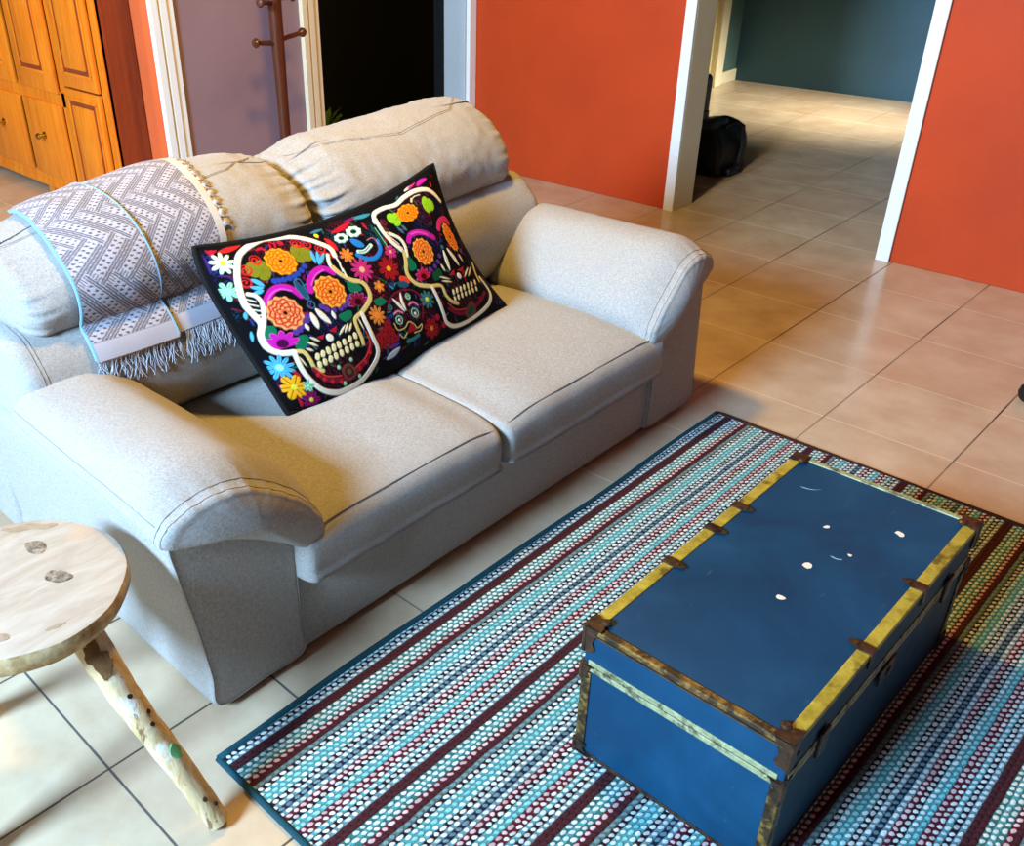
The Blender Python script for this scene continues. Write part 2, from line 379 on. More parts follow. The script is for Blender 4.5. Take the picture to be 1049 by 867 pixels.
    m=MB(); m.box(-4.15,.6,4.56,7.82,WH,WH+.08); struct(m.build('ceiling_far_room',M['outside'],smooth=False))
    # wall behind the camera, with the window the daylight comes through
    m=MB(); m.box(-7.5,-2.3,-3.7,-3.6,0,3.8); m.box(-.6,2.5,-3.7,-3.6,0,3.8); m.box(-2.3,-.6,-3.7,-3.6,0,2.3); m.box(-2.3,-.6,-3.7,-3.6,3.65,3.8)
    struct(m.build('wall_near',M['outside'],smooth=False))

# ---------------------------------------------------------------- wardrobe
def raised_door(x0,x1,z0,z1,yf,panels,name,par,org):
    m=MB(); m.box(x0,x1,yf-.018,yf,z0,z1,.003)
    d=m.build(name,M['pine'],par,org)
    for (a,b,c,e) in panels:
        # moulding frame + raised field
        p=MB(); w=.016
        p.box(a,b,yf-.026,yf-.017,c,c+w,.004); p.box(a,b,yf-.026,yf-.017,e-w,e,.004); p.box(a,a+w,yf-.026,yf-.017,c+w,e-w,.004); p.box(b-w,b,yf-.026,yf-.017,c+w,e-w,.004)
        p.box(a+.038,b-.038,yf-.028,yf-.016,c+.038,e-.038,.008)
        p.build('panel',M['pine'],d,org)
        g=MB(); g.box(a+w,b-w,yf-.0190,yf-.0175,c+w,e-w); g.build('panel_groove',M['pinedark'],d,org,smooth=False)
    return d
def build_cabinet():
    org=(-5.4,2.45,0); t=thing('wardrobe','honey-coloured pine wardrobe with panelled doors and brass knobs','wardrobe',org)
    yf=2.357; x1=-4.527; x0=-6.75; yb=2.54
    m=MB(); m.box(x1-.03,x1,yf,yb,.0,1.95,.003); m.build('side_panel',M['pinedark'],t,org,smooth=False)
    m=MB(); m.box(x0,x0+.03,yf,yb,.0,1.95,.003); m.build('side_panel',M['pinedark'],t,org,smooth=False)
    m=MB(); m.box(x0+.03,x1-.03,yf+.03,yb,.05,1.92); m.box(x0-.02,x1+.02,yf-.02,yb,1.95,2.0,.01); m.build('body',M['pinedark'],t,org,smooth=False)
    m=MB()
    for a,b in ((x0,x0+.06),(-5.045,-4.985),(-4.585,x1)): m.box(a,b,yf-.008,yf+.02,.05,1.95,.003)
    m.box(x0+.06,-4.585,yf-.008,yf+.02,.05,.128,.003); m.box(x0+.06,-4.985,yf-.008,yf+.02,.54,.62,.003); m.box(x0+.06,-4.585,yf-.008,yf+.02,1.88,1.95,.003)
    m.build('face_frame',M['pine'],t,org,smooth=False)
    m=MB(); m.box(x0,-4.53,yf-.014,yf+.02,.045,.085,.006); m.box(-5.46,-5.40,yf,yf+.05,0,.05,.004); m.box(x0,x0+.06,yf,yf+.05,0,.05,.004); m.build('plinth_rail',M['pine'],t,org,smooth=False)
    raised_door(-4.975,-4.592,.12,.655,yf-.006,[(-4.93,-4.63,.14,.615)],'door',t,org)
    raised_door(-4.975,-4.592,.665,1.87,yf-.006,[(-4.93,-4.63,.725,1.80)],'door',t,org)
    # two lower doors with knobs, plain front
    for a,b,kx in ((-5.515,-5.055,-5.31),(-6.03,-5.56,-5.84)):
        m=MB(); m.box(a,b,yf-.024,yf-.004,.125,.548,.006); d=m.build('drawer',M['pine'],t,org)
        k=MB(); k.lathe([(.0001,-.002),(.020,0),(.020,.004),(.008,.008),(.007,.022),(.016,.030),(.019,.040),(.014,.050),(.0001,.053)],(kx,yf-.024,.358),(0,-1,0)); k.build('knob',M['brass'],d,org)
    m=MB(); m.box(-6.5,-6.08,yf-.024,yf-.004,.125,.548,.006); m.build('drawer',M['pine'],t,org)
    raised_door(-5.515,-5.055,.61,1.87,yf-.006,[(-5.44,-5.15,.70,1.80)],'door',t,org)
    raised_door(-6.03,-5.56,.61,1.87,yf-.006,[(-5.95,-5.66,.70,1.80)],'door',t,org)
    raised_door(-6.5,-6.08,.61,1.87,yf-.006,[(-6.43,-6.15,.70,1.80)],'door',t,org)

# ---------------------------------------------------------------- coat rack
def build_rack():
    org=(-3.60,2.722,0); t=thing('coat_rack','dark brown wooden coat stand with ball-ended pegs against purple wall','coat rack',org)
    X,Y,_=org
    m=MB(); m.lathe([(.024,.06),(.027,.12),(.024,.3),(.026,.7),(.030,1.0),(.031,1.15),(.027,1.5),(.022,1.62),(.030,1.66),(.018,1.70),(.0001,1.73)],(X,Y,0)); m.build('pole',M['rack'],t,org)
    for k in range(4):
        a=PI/4+k*PI/2; c,s=math.cos(a),math.sin(a)
        f=MB(); f.tube([(X+c*.02,Y+s*.02,.16),(X+c*.08,Y+s*.08,.15),(X+c*.15,Y+s*.15,.09),(X+c*.19,Y+s*.19,.02),(X+c*.215,Y+s*.215,.018)],[.018,.017,.016,.015,.012]); f.build('foot',M['rack'],t,org)
    def peg(dx,dy,z,L):
        m=MB(); d=Vector((dx,dy,.12)).normalized()
        m.lathe([(.013,0),(.011,L*.3),(.010,L*.8),(.012,L*.84),(.019,L*.90),(.021,L*.96),(.015,L*1.04),(.0001,L*1.06)],(X,Y,z),d,16); m.build('peg',M['rack'],t,org)
    peg(0,-1,.945,.125); peg(0,1,.955,.15)
    peg(.35,-.9,1.108,.12); peg(1,.35,1.125,.10); peg(-.3,.95,1.12,.12)
    peg(0,-1,1.42,.13); peg(0,1,1.42,.13)

# ---------------------------------------------------------------- far room bags etc.
def build_bags():
    org=(-2.93,5.25,0)
    t=thing('suitcase','black wheeled suitcase with raised pull handle inside the far doorway','suitcase',org)
    m=MB(); m.box(-3.17,-2.945,5.10,5.40,.03,.50,.03,4); m.build('body',M['bagblack'],t,org)
    m=MB(); m.box(-2.947,-2.932,5.13,5.37,.08,.30,.012,3); m.build('front_pocket',M['bagblack'],t,org)
    
    for y in (5.18,5.31):
        m=MB(); m.tube([(-2.985,y,.48),(-2.985,y,.68)],.008); m.build('handle_tube',M['steel'],t,org)
    m=MB(); m.box(-3.005,-2.965,5.16,5.33,.67,.72,.014,3); m.build('pull_handle',M['bagblack'],t,org)
    for y in (5.14,5.36):
        m=MB(); m.lathe([(.0001,-.012),(.025,-.012),(.028,0),(.025,.012),(.0001,.012)],(-2.97,y,.029),(0,1,0),16); m.build('wheel',M['rubber'],t,org)
    org=(-2.79,5.22,0); t=thing('backpack','bulging black backpack slumped on the floor beside the suitcase','bag',org)
    prof=spline([(-.11,.0),(.10,.0),(.115,.06),(.11,.16),(.07,.245),(.02,.275),(-.05,.28),(-.10,.24),(-.125,.13),(-.12,.03)],40)
    def ring(c): return prof*[1,1-.1*abs(c-5.2)/.15]
    V,F=cush(lambda u:prof,5.06,5.40,14,(.04,.02),(.04,.03),lambda a,b,c:(-2.785+a,c,b+.002))
    V=wrinkle(V,.016,9,.4); o=mesh_from('body',V,F,M['bagblack'],t,org)
    V,F=cush(lambda u:spline([(-.05,-.05),(.05,-.05),(.06,0),(.05,.055),(-.05,.05),(-.055,0)],24),5.08,5.26,8,(.025,.01),(.025,.01),lambda a,b,c:(-2.80+a,c,b+.245))
    V=wrinkle(V,.012,20,.5); mesh_from('front_pocket',V,F,M['baggrey'],t,org)
    m=MB(); m.tube([(-2.75,5.20,.22),(-2.72,5.21,.275),(-2.69,5.25,.285),(-2.67,5.29,.26),(-2.66,5.30,.15),(-2.655,5.27,.05),(-2.63,5.22,.02)],.013,8); m.build('strap',M['bagblack'],t,org)
    m=MB(); m.box(-2.69,-2.625,5.13,5.24,.002,.05,.015,3); m.build('base_foot',M['rubber'],t,org)
    # small black round thing at the right edge
    m=MB(); m.lathe([(.0001,0),(.022,.001),(.032,.012),(.036,.03),(.032,.048),(.018,.058),(.0001,.061)],(-.578,3.425,.0)); o=m.build('door_stop',M['rubber'])
    tag(o,'small round black rubber stop on the tiles at right edge','door stop')
    # wall plate and plant glimpsed in the dark doorway
    m=MB(); m.box(-4.61,-4.60,3.80,3.90,.90,1.02,.004); 
    m.box(-4.70,-4.61,3.82,3.88,.0,1.02,.004); o=None; m.bm.free()
    org=(-4.75,3.92,0); t=thing('potted_plant','small green leafy plant glimpsed in the dark doorway','plant',org)
    m=MB(); m.lathe([(.05,0),(.07,.10),(.075,.11),(.06,.11),(.0001,.10)],(-4.75,3.92,.007)); m.build('pot',M['bagblack'],t,org)
    m=MB(); rr=random.Random(3)
    for k in range(16):
        a=rr.uniform(0,2*PI); L=rr.uniform(.10,.2); z=rr.uniform(.12,.3); c,s=math.cos(a),math.sin(a); w=.02
        b=Vector((-4.75,3.92,z*.7)); e=b+Vector((c*L*.6,s*L*.6,.12)); q=(b+e)/2+Vector((0,0,.02)); sd=Vector((-s,c,0))*w
        m.raw([b,q+sd,e,q-sd,b+Vector((0,0,-.002)),q+sd+Vector((0,0,-.002)),e+Vector((0,0,-.002)),q-sd+Vector((0,0,-.002))],[(0,1,2,3),(7,6,5,4),(0,4,5,1),(1,5,6,2),(2,6,7,3),(3,7,4,0)])
        m.tube([(-4.75,3.92,.1),tuple(b)],.003,5)
    m.build('foliage',M['leaf'],t,org)
    org=(-4.98,4.12,1.06)
    m=MB(); m.box(-4.965,-4.958,4.10,4.22,1.00,1.16,.003); m.box(-4.958,-4.950,4.14,4.18,1.05,1.10,.002); o=m.build('wall_plate',M['switch']); tag(o,'small yellowed switch plate on the open dark door','switch')

# ---------------------------------------------------------------- stool
def build_stool():
    cx,cy,zt=-1.493,.423,.480; org=(cx,cy,0)
    t=thing('wooden_stool','rustic round wooden stool with whitewashed top and branch legs','stool',org)
    n=72; R=.203; V=[];F=[]; rr=random.Random(4); ph=[rr.uniform(0,6.28) for _ in range(4)]
    def rad(a): return R*(1+.012*math.sin(2*a+ph[0])+.008*math.sin(5*a+ph[1])+.004*math.sin(11*a+ph[2]))
    rings=[(.0,.0),(.35,.0005),(.7,.0),(.93,.0),(.985,-.002),(1.0,-.008),(1.004,-.02),(.995,-.034),(.975,-.040),(.6,-.042),(.0,-.042)]
    for s,h in rings:
        for k in range(n):
            a=2*PI*k/n; V.append((cx+rad(a)*max(s,.002)*math.cos(a),cy+rad(a)*max(s,.002)*math.sin(a),zt+h+(.003*math.sin(3*a) if h<-.015 and s>.9 else 0)))
    F=strips(len(rings),n); F+= [tuple(range(n))[::-1],tuple((len(rings)-1)*n+k for k in range(n))]
    mi=[0 if f[0]//n<4 else 1 for f in F]; mi[-2]=0; mi[-1]=1
    # mesh_from recalculates normals but keeps face order
    mesh_from('seat',V,F,[M['stooltop'],M['stooledge']],t,org,True,50,mi)
    # through-tenon ends and knots let into the seat
    seat=t.children[0] if t.children else None
    seat=[o for o in COL.objects if o.parent==t and o.name.startswith('seat')][0]
    for (kx,ky,a,b,rot) in KNOTS:
        m=MB(); P=[]
        for k in range(18):
            q=2*PI*k/18; u=a*math.cos(q)*(1+.12*math.sin(3*q+kx*90)); v=b*math.sin(q)*(1+.10*math.sin(2*q+ky*70))
            P.append((kx+u*math.cos(rot)-v*math.sin(rot),ky+u*math.sin(rot)+v*math.cos(rot),zt-.004))
        m.poly(P,(0,0,.0052)); m.build('knot',M['knot'],seat,org)
    for (kx,ky,a,b,rot) in ((-1.640,.520,.055,.011,.95),(-1.402,.322,.050,.013,.55),(-1.330,.42,.018,.004,1.4)):
        m=MB(); P=[]
        for k in range(26):
            q=2*PI*k/26; u=a*math.cos(q); v=b*math.sin(q)*(1+.35*math.sin(5*q+kx*50))
            P.append((kx+u*math.cos(rot)-v*math.sin(rot),ky+u*math.sin(rot)+v*math.cos(rot),zt-.004))
        m.poly(P,(0,0,.0048)); m.build('bark_patch',M['worn'],seat,org)
    def leg(pts,rs,extras):
        P=spline(np.array(pts),22,False); rad_=[float(np.interp(i/21,np.linspace(0,1,len(rs)),rs)) for i in range(22)]
        V,F=tube_vf([tuple(p) for p in P],rad_,20); V=np.array([tuple(v) for v in V]); V=wrinkle(V,.006,22,.5)
        l=mesh_from('leg',V,F,M['branch'],t,org,True,60)
        return l,P,rad_
    top=(cx+.135,cy+.045,.445); foot=(-1.142,.560,.012)
    mid1=tuple(np.array(top)*.66+np.array(foot)*.34+np.array((.006,-.008,.0))); mid2=tuple(np.array(top)*.33+np.array(foot)*.67+np.array((.010,-.004,.004)))
    l,P,rd=leg([top,mid1,mid2,foot],[.034,.031,.028,.026,.024,.0235],0)
    # bark patch, dark knots and green paint: thin shapes hugging the leg surface
    def patch(l,P,s,ang,L,W,mat,name,jag=.3,seed=1):
        r_=random.Random(seed); i=s*21; a=int(i); p0=P[max(a-2,0)];p1=P[min(a+2,21)]
        tdir=Vector(p1-p0).normalized(); c=Vector(P[a])
        q=Vector((0,0,1)); e1=tdir.cross(q).normalized(); e2=e1.cross(tdir).normalized()
        R_=float(np.interp(s,np.linspace(0,1,6),[.034,.031,.028,.026,.024,.0235]))
        m=MB(); N=20; V=[];F=[]
        for lay,rr_ in ((0,R_+.0035),(1,R_-.006)):
            V.append(c+ (e1*math.cos(ang)+e2*math.sin(ang))*rr_)
            for k in range(N):
                qq=2*PI*k/N; j=1+r_.uniform(-jag,jag)
                if lay==1: j=js[k]
                else:
                    js=js+[j] if k else [j]
                al=ang+W*math.sin(qq)*j; ll=L*math.cos(qq)*j
                V.append(c+tdir*ll+(e1*math.cos(al)+e2*math.sin(al))*rr_)
        n=N+1
        for k in range(N):
            F.append((0,1+k,1+(k+1)%N)); F.append((n,n+1+(k+1)%N,n+1+k)); F.append((1+k,n+1+k,n+1+(k+1)%N,1+(k+1)%N))
        m.raw(V,F); m.build(name,mat,l,org)
    patch(l,P,.17,.9,.036,.55,M['bark'],'bark_patch',.35,5)
    patch(l,P,.62,1.4,.016,.38,M['greenpaint'],'paint_spot',.15,2)
    for s,a in ((.38,1.25),(.44,1.6),(.49,1.3),(.93,1.5),(.86,1.0)): patch(l,P,s,a,.0045,.16,M['iron'],'knot',.2,int(s*100))
    # burl where the leg meets the seat
    m=MB(); b=bmesh.new(); bmesh.ops.create_icosphere(b,subdivisions=3,radius=.02); 
    V=np.array([tuple(v.co) for v in b.verts])*[1.1,.9,.8]+[cx+.092,cy+.006,.425]; Fc=[tuple(v.index for v in f.verts) for f in b.faces]; b.free()
    V=wrinkle(V,.005,60,.6); m.bm.free(); mesh_from('burl',V,Fc,M['bark'],l,org)
    for ang in (200,290):
        a=math.radians(ang); c,s=math.cos(a),math.sin(a)
        leg([(cx+c*.11,cy+s*.11,.445),(cx+c*.18,cy+s*.18,.3),(cx+c*.23,cy+s*.23,.15),(cx+c*.26,cy+s*.26,.012)],[.032,.030,.028,.027,.025,.024],0)

# ---------------------------------------------------------------- rug
def build_rug():
    x0,x1,y0,y1=-1.268,.12,.648,2.640; org=(x0,y0,0)
    nx,ny=90,120; V=[];F=[]
    def h(x,y): return .0125+.0010*math.sin(x*9+y*3)+.0008*math.sin(y*11-x*5)
    def ex(x,y):   # the sofa-side edge wanders a little
        k=(x1-x)/(x1-x0); return x+k*(.003*math.sin(y*4.1)+.002*math.sin(y*9.7+1))
    G=[[None]*(ny+1) for _ in range(nx+1)]
    for i in range(nx+1):
        for j in range(ny+1):
            x=x0+(x1-x0)*i/nx; y=y0+(y1-y0)*j/ny; G[i][j]=len(V); V.append((ex(x,y),y+.010*(x1-x)/(x1-x0)*math.sin(x*5)*0,h(x,y)))
    nb=len(V)
    for i in range(nx+1):
        for j in range(ny+1): v=V[G[i][j]]; V.append((v[0],v[1],.001))
    for i in range(nx):
        for j in range(ny):
            a,b,c,d=G[i][j],G[i+1][j],G[i+1][j+1],G[i][j+1]; F.append((a,b,c,d)); F.append((a+nb,d+nb,c+nb,b+nb))
    per=[G[i][0] for i in range(nx)]+[G[nx][j] for j in range(ny)]+[G[i][ny] for i in range(nx,0,-1)]+[G[0][j] for j in range(ny,0,-1)]
    for k in range(len(per)):
        a,b=per[k],per[(k+1)%len(per)]; F.append((a,b,b+nb,a+nb))
    t=thing('striped_rug','braided rug striped in turquoise, white and maroon under the blue trunk','rug',org)
    mesh_from('woven_field',V,F,M['rug'],t,org,True,40)
    def bind(pts,mat,r=.009):
        V,F=tube_vf(pts,r,8); V=np.array([tuple(v) for v in V]); V[:,2]=(V[:,2]-.009)*.75+.0085; mesh_from('binding',V,F,mat,t,org)
    L=[(ex(x0,y),y,.009) for y in np.linspace(y0,y1,80)]; bind(L,M['rugedge'],.0105)
    bind([(x,y0,.009) for x in np.linspace(x0,x1,60)],M['rugedge'],.008); bind([(x,y1,.009) for x in np.linspace(x0,x1,60)],M['rugedge2'],.010)
    bind([(x1,y,.009) for y in np.linspace(y0,y1,60)],M['rugedge2'])

# ---------------------------------------------------------------- trunk
def build_trunk():
    x0,x1,y0,y1,z0,z1=-.756,-.352,1.186,2.022,.0175,.352; zl=.258
    org=((x0+x1)/2,(y0+y1)/2,z0); t=thing('storage_trunk','old blue trunk with worn yellow metal edging standing on the striped rug','trunk',org)
    m=MB(); m.box(x0,x1,y0,y1,z0,zl-.002,.003); body=m.build('body',M['trunkblue'],t,org,smooth=False)
    # lid with paint chips
    m=MB(); m.box(x0-.001,x1+.001,y0-.001,y1+.001,zl+.002,z1-.003,.003)
    rr=random.Random(12); m.mi=1
    for (px,py,r,asp,an) in CHIPS:
        P=[]; N=9
        for k in range(N):
            q=2*PI*k/N; j=rr.uniform(.75,1.15); u=r*math.cos(q)*j*asp; v=r*math.sin(q)*j/asp
            P.append((px+u*math.cos(an)-v*math.sin(an),py+u*math.sin(an)+v*math.cos(an),z1-.0035))
        m.poly(P,(0,0,.0010))
    m.mi=2
    for (px,py,L,an) in ((-.665,1.905,.022,.5),(-.515,1.70,.012,.2)):
        P=[]; N=8
        for k in range(N+1): q=-1+2*k/N; P.append((px+L*q*math.cos(an)-.35*L*q*q*math.sin(an),py+L*q*math.sin(an)+.35*L*q*q*math.cos(an),z1-.0035))
        P2=[(p[0]+.0035*math.sin(an),p[1]+.0035*math.cos(an),p[2]) for p in P[1:-1]][::-1]; m.poly(P+P2,(0,0,.0010))
    lid=m.build('lid',[M['trunkblue'],M['chip'],M['chipw']],t,org,smooth=False)
    e=.0035; W=.021
    def strip(par,mat,nm,*boxes,bev=.002):
        s=MB()
        for b in boxes: s.box(*b,bev)
        return s.build(nm,mat,par,org,smooth=False)
    # lid edge strips: angle section on each side of the top
    strip(lid,M['gold'],'edge_strip',(x0-e,x0+W,y0+.02,y1-.02,z1-.005,z1),(x0-e,x0,y0+.02,y1-.02,z1-W,z1-.002))
    strip(lid,M['gold'],'edge_strip',(x1-W,x1+e,y0+.02,y1-.02,z1-.005,z1),(x1,x1+e,y0+.02,y1-.02,z1-W*.7,z1-.002))
    strip(lid,M['rust'],'edge_strip',(x0+.02,x1-.02,y0-e,y0+W*.6,z1-.005,z1),(x0+.02,x1-.02,y0-e,y0,z1-.013,z1-.002))
    strip(lid,M['mint'],'edge_strip',(x0+.02,x1-.02,y1-W*.5,y1+e,z1-.005,z1),(x0+.02,x1-.02,y1,y1+e,z1-W,z1-.002))
    # thin rounded lip rib along the near edge
    s=MB(); s.tube([(x0+.01,y0-e,z1-.015),(x1-.01,y0-e,z1-.015)],.0022,8); s.build('lip',M['iron'],lid,org)
    # strips at the meeting of lid and body
    for par,za,zb in ((lid,zl+.001,zl+.014),(body,zl-.014,zl-.001)):
        strip(par,M['mint'],'seam_strip',(x0+.01,x1-.01,y0-e,y0,za,zb))
        strip(par,M['mint'],'seam_strip',(x0+.01,x1-.01,y1,y1+e,za,zb))
        strip(par,M['mint'],'seam_strip',(x1,x1+e,y0+.01,y1-.01,za,zb)); strip(par,M['mint'],'seam_strip',(x0-e,x0,y0+.01,y1-.01,za,zb))
    # upright corner strips on the body and bottom strips
    for (cx,sx) in ((x0,1),(x1,-1)):
        for (cy,sy) in ((y0,1),(y1,-1)):
            a,b=sorted((cx-sx*e,cx+sx*.018)); c,d=sorted((cy-sy*e,cy+sy*.018))
            strip(body,M['rust'],'corner_strip',(a,b,*sorted((cy-sy*e,cy)),z0+.03,zl-.02),(*sorted((cx-sx*e,cx)),c,d,z0+.03,zl-.02))
    strip(body,M['iron'],'bottom_strip',(x0,x1,y0-.002,y0,z0,z0+.008)); strip(body,M['iron'],'bottom_strip',(x0,x1,y1,y1+.002,z0,z0+.008))
    strip(body,M['iron'],'bottom_strip',(x0-.002,x0,y0,y1,z0,z0+.008)); strip(body,M['iron'],'bottom_strip',(x1,x1+.002,y0,y1,z0,z0+.008))
    # corner caps: lobed plates on three faces
    def cap(par,cx,cy,cz,sx,sy,sz,s=.034,h=.06,nm='corner_cap'):
        m=MB(); k=.0052
        # top/bottom plate with round lobe pointing inwards
        if sz:
            P=[(0,0),(s*1.15,0),(s*1.1,s*.35),(s*.95,s*.62),(s*1.05,s*.85),(s*.85,s*1.05),(s*.62,s*.95),(s*.35,s*1.1),(0,s*1.15)]
            P=[(cx+sx*(a-k),cy+sy*(b-k),cz+ (k*.9 if sz>0 else -.0)) for a,b in P]; m.poly(P,(0,0,-sz*.004))
        # side plates
        for ax in (0,1):
            Q=[(0,0),(s,0),(s*.75,-h*.35),(s*.62,-h*.6),(s*.8,-h*.85),(s*.6,-h),(0,-h)]
            if ax==0: P=[(cx+sx*(a-k),cy-sy*k,cz+sz*(b)+sz*.003) for a,b in Q]; m.poly(P,(0,sy*.004,0))
            else: P=[(cx-sx*k,cy+sy*(a-k),cz+sz*(b)+sz*.003) for a,b in Q]; m.poly(P,(sx*.004,0,0))
        # rounded rib down the arris and a rivet
        m.tube([(cx-sx*k*.6,cy-sy*k*.6,cz+sz*.003),(cx-sx*k*.6,cy-sy*k*.6,cz-sz*h)],.0048,10)
        if sz>0: m.lathe([(.0001,.002),(.010,.002),(.010,.006),(.006,.009),(.0001,.009)],(cx+sx*s*.72,cy+sy*s*.72,cz),(0,0,1),16)
        m.build(nm,M['iron'],par,org,ang=30)
    for (cx,sx) in ((x0,1),(x1,-1)):
        for (cy,sy) in ((y0,1),(y1,-1)):
            cap(lid,cx,cy,z1,sx,sy,1,.034,.062)
            cap(body,cx,cy,z0,sx,sy,-1,.036,.034)
            cap(body,cx,cy,zl-.002,sx,sy,.0001 and 1,.026,.036,'corner_plate')
    # clamps over the long edges
    for X,s,ys in ((x0,1,CLAMPL),(x1,-1,CLAMPR)):
        for y in ys:
            m=MB(); 
            P=[(X-s*.006,y-.011,z1),(X+s*.018,y-.012,z1),(X+s*.034,y-.006,z1),(X+s*.042,y+.002,z1),(X+s*.032,y+.008,z1),(X+s*.016,y+.012,z1),(X-s*.006,y+.011,z1)]; m.poly(P,(0,0,.0035))
            m.box(*sorted((X-s*.0065,X-s*.003)),y-.011,y+.011,z1-.034,z1+.003,.001)
            m.lathe([(.0001,0),(.0045,0),(.0045,.003),(.0001,.004)],(X+s*.026,y,z1+.003),(0,0,1),12)
            m.build('clamp',M['iron'],lid,org,ang=30)
    # hasp and draw-bolts on the front long side
    m=MB(); m.box(x1+.003,x1+.010,1.30,1.335,zl-.03,zl+.03,.002); m.build('latch',M['iron'],body,org)
    m=MB(); m.box(x1+.003,x1+.010,1.87,1.905,zl-.03,zl+.03,.002); m.build('latch',M['iron'],body,org)
    m=MB(); m.box(x1+.003,x1+.009,1.57,1.64,zl-.055,zl-.012,.003); m.lathe([(.0001,0),(.012,0),(.010,.004),(.0001,.006)],(x1+.009,1.605,zl-.033),(1,0,0),16); m.build('lock',M['iron'],body,org)
    m=MB(); m.lathe([(.0001,0),(.006,0),(.005,.004),(.0001,.005)],(x1+.003,1.212,z1-.04),(1,0,0),12); m.build('rivet',M['steel'],body,org)

PC=dict(BL=(-1.735,1.245,.405),TL=(-1.985,1.19,.80),TR=(-1.985,2.035,.83),BR=(-1.78,2.15,.395))
def pillow_surface(U,V,side=1.0):
    U=np.asarray(U,float);V=np.asarray(V,float)
    BL,TL,TR,BR=[np.array(PC[k]) for k in('BL','TL','TR','BR')]
    e=lambda a:a[...,None]
    P=e((1-U)*(1-V))*BL+e((1-U)*V)*TL+e(U*V)*TR+e(U*(1-V))*BR
    w=np.array([-.07,.92,0.]);w/=np.linalg.norm(w)
    up=(TL+TR-BL-BR)/2;up/=np.linalg.norm(up)
    n=np.cross(w,up)
    if n[0]<0:n=-n
    bu=4*U*(1-U);bv=4*V*(1-V)
    P=P-e(.050*bu*V**1.5)*up - e(.30*U*(1-U)**3*(1-V)**2)*up
    P=P-e(.050*bv*U**2)*w - e((.008+.035*V**2)*bv*(1-U)**2)*w
    T=np.clip(1-np.abs(2*U-1)**3.2,0,1)**.6*np.clip(1-np.abs(2*V-1)**2.6,0,1)**.6
    th=.075*T if side>0 else -.06*T
    th=th+side*.004
    return P+e(th)*n
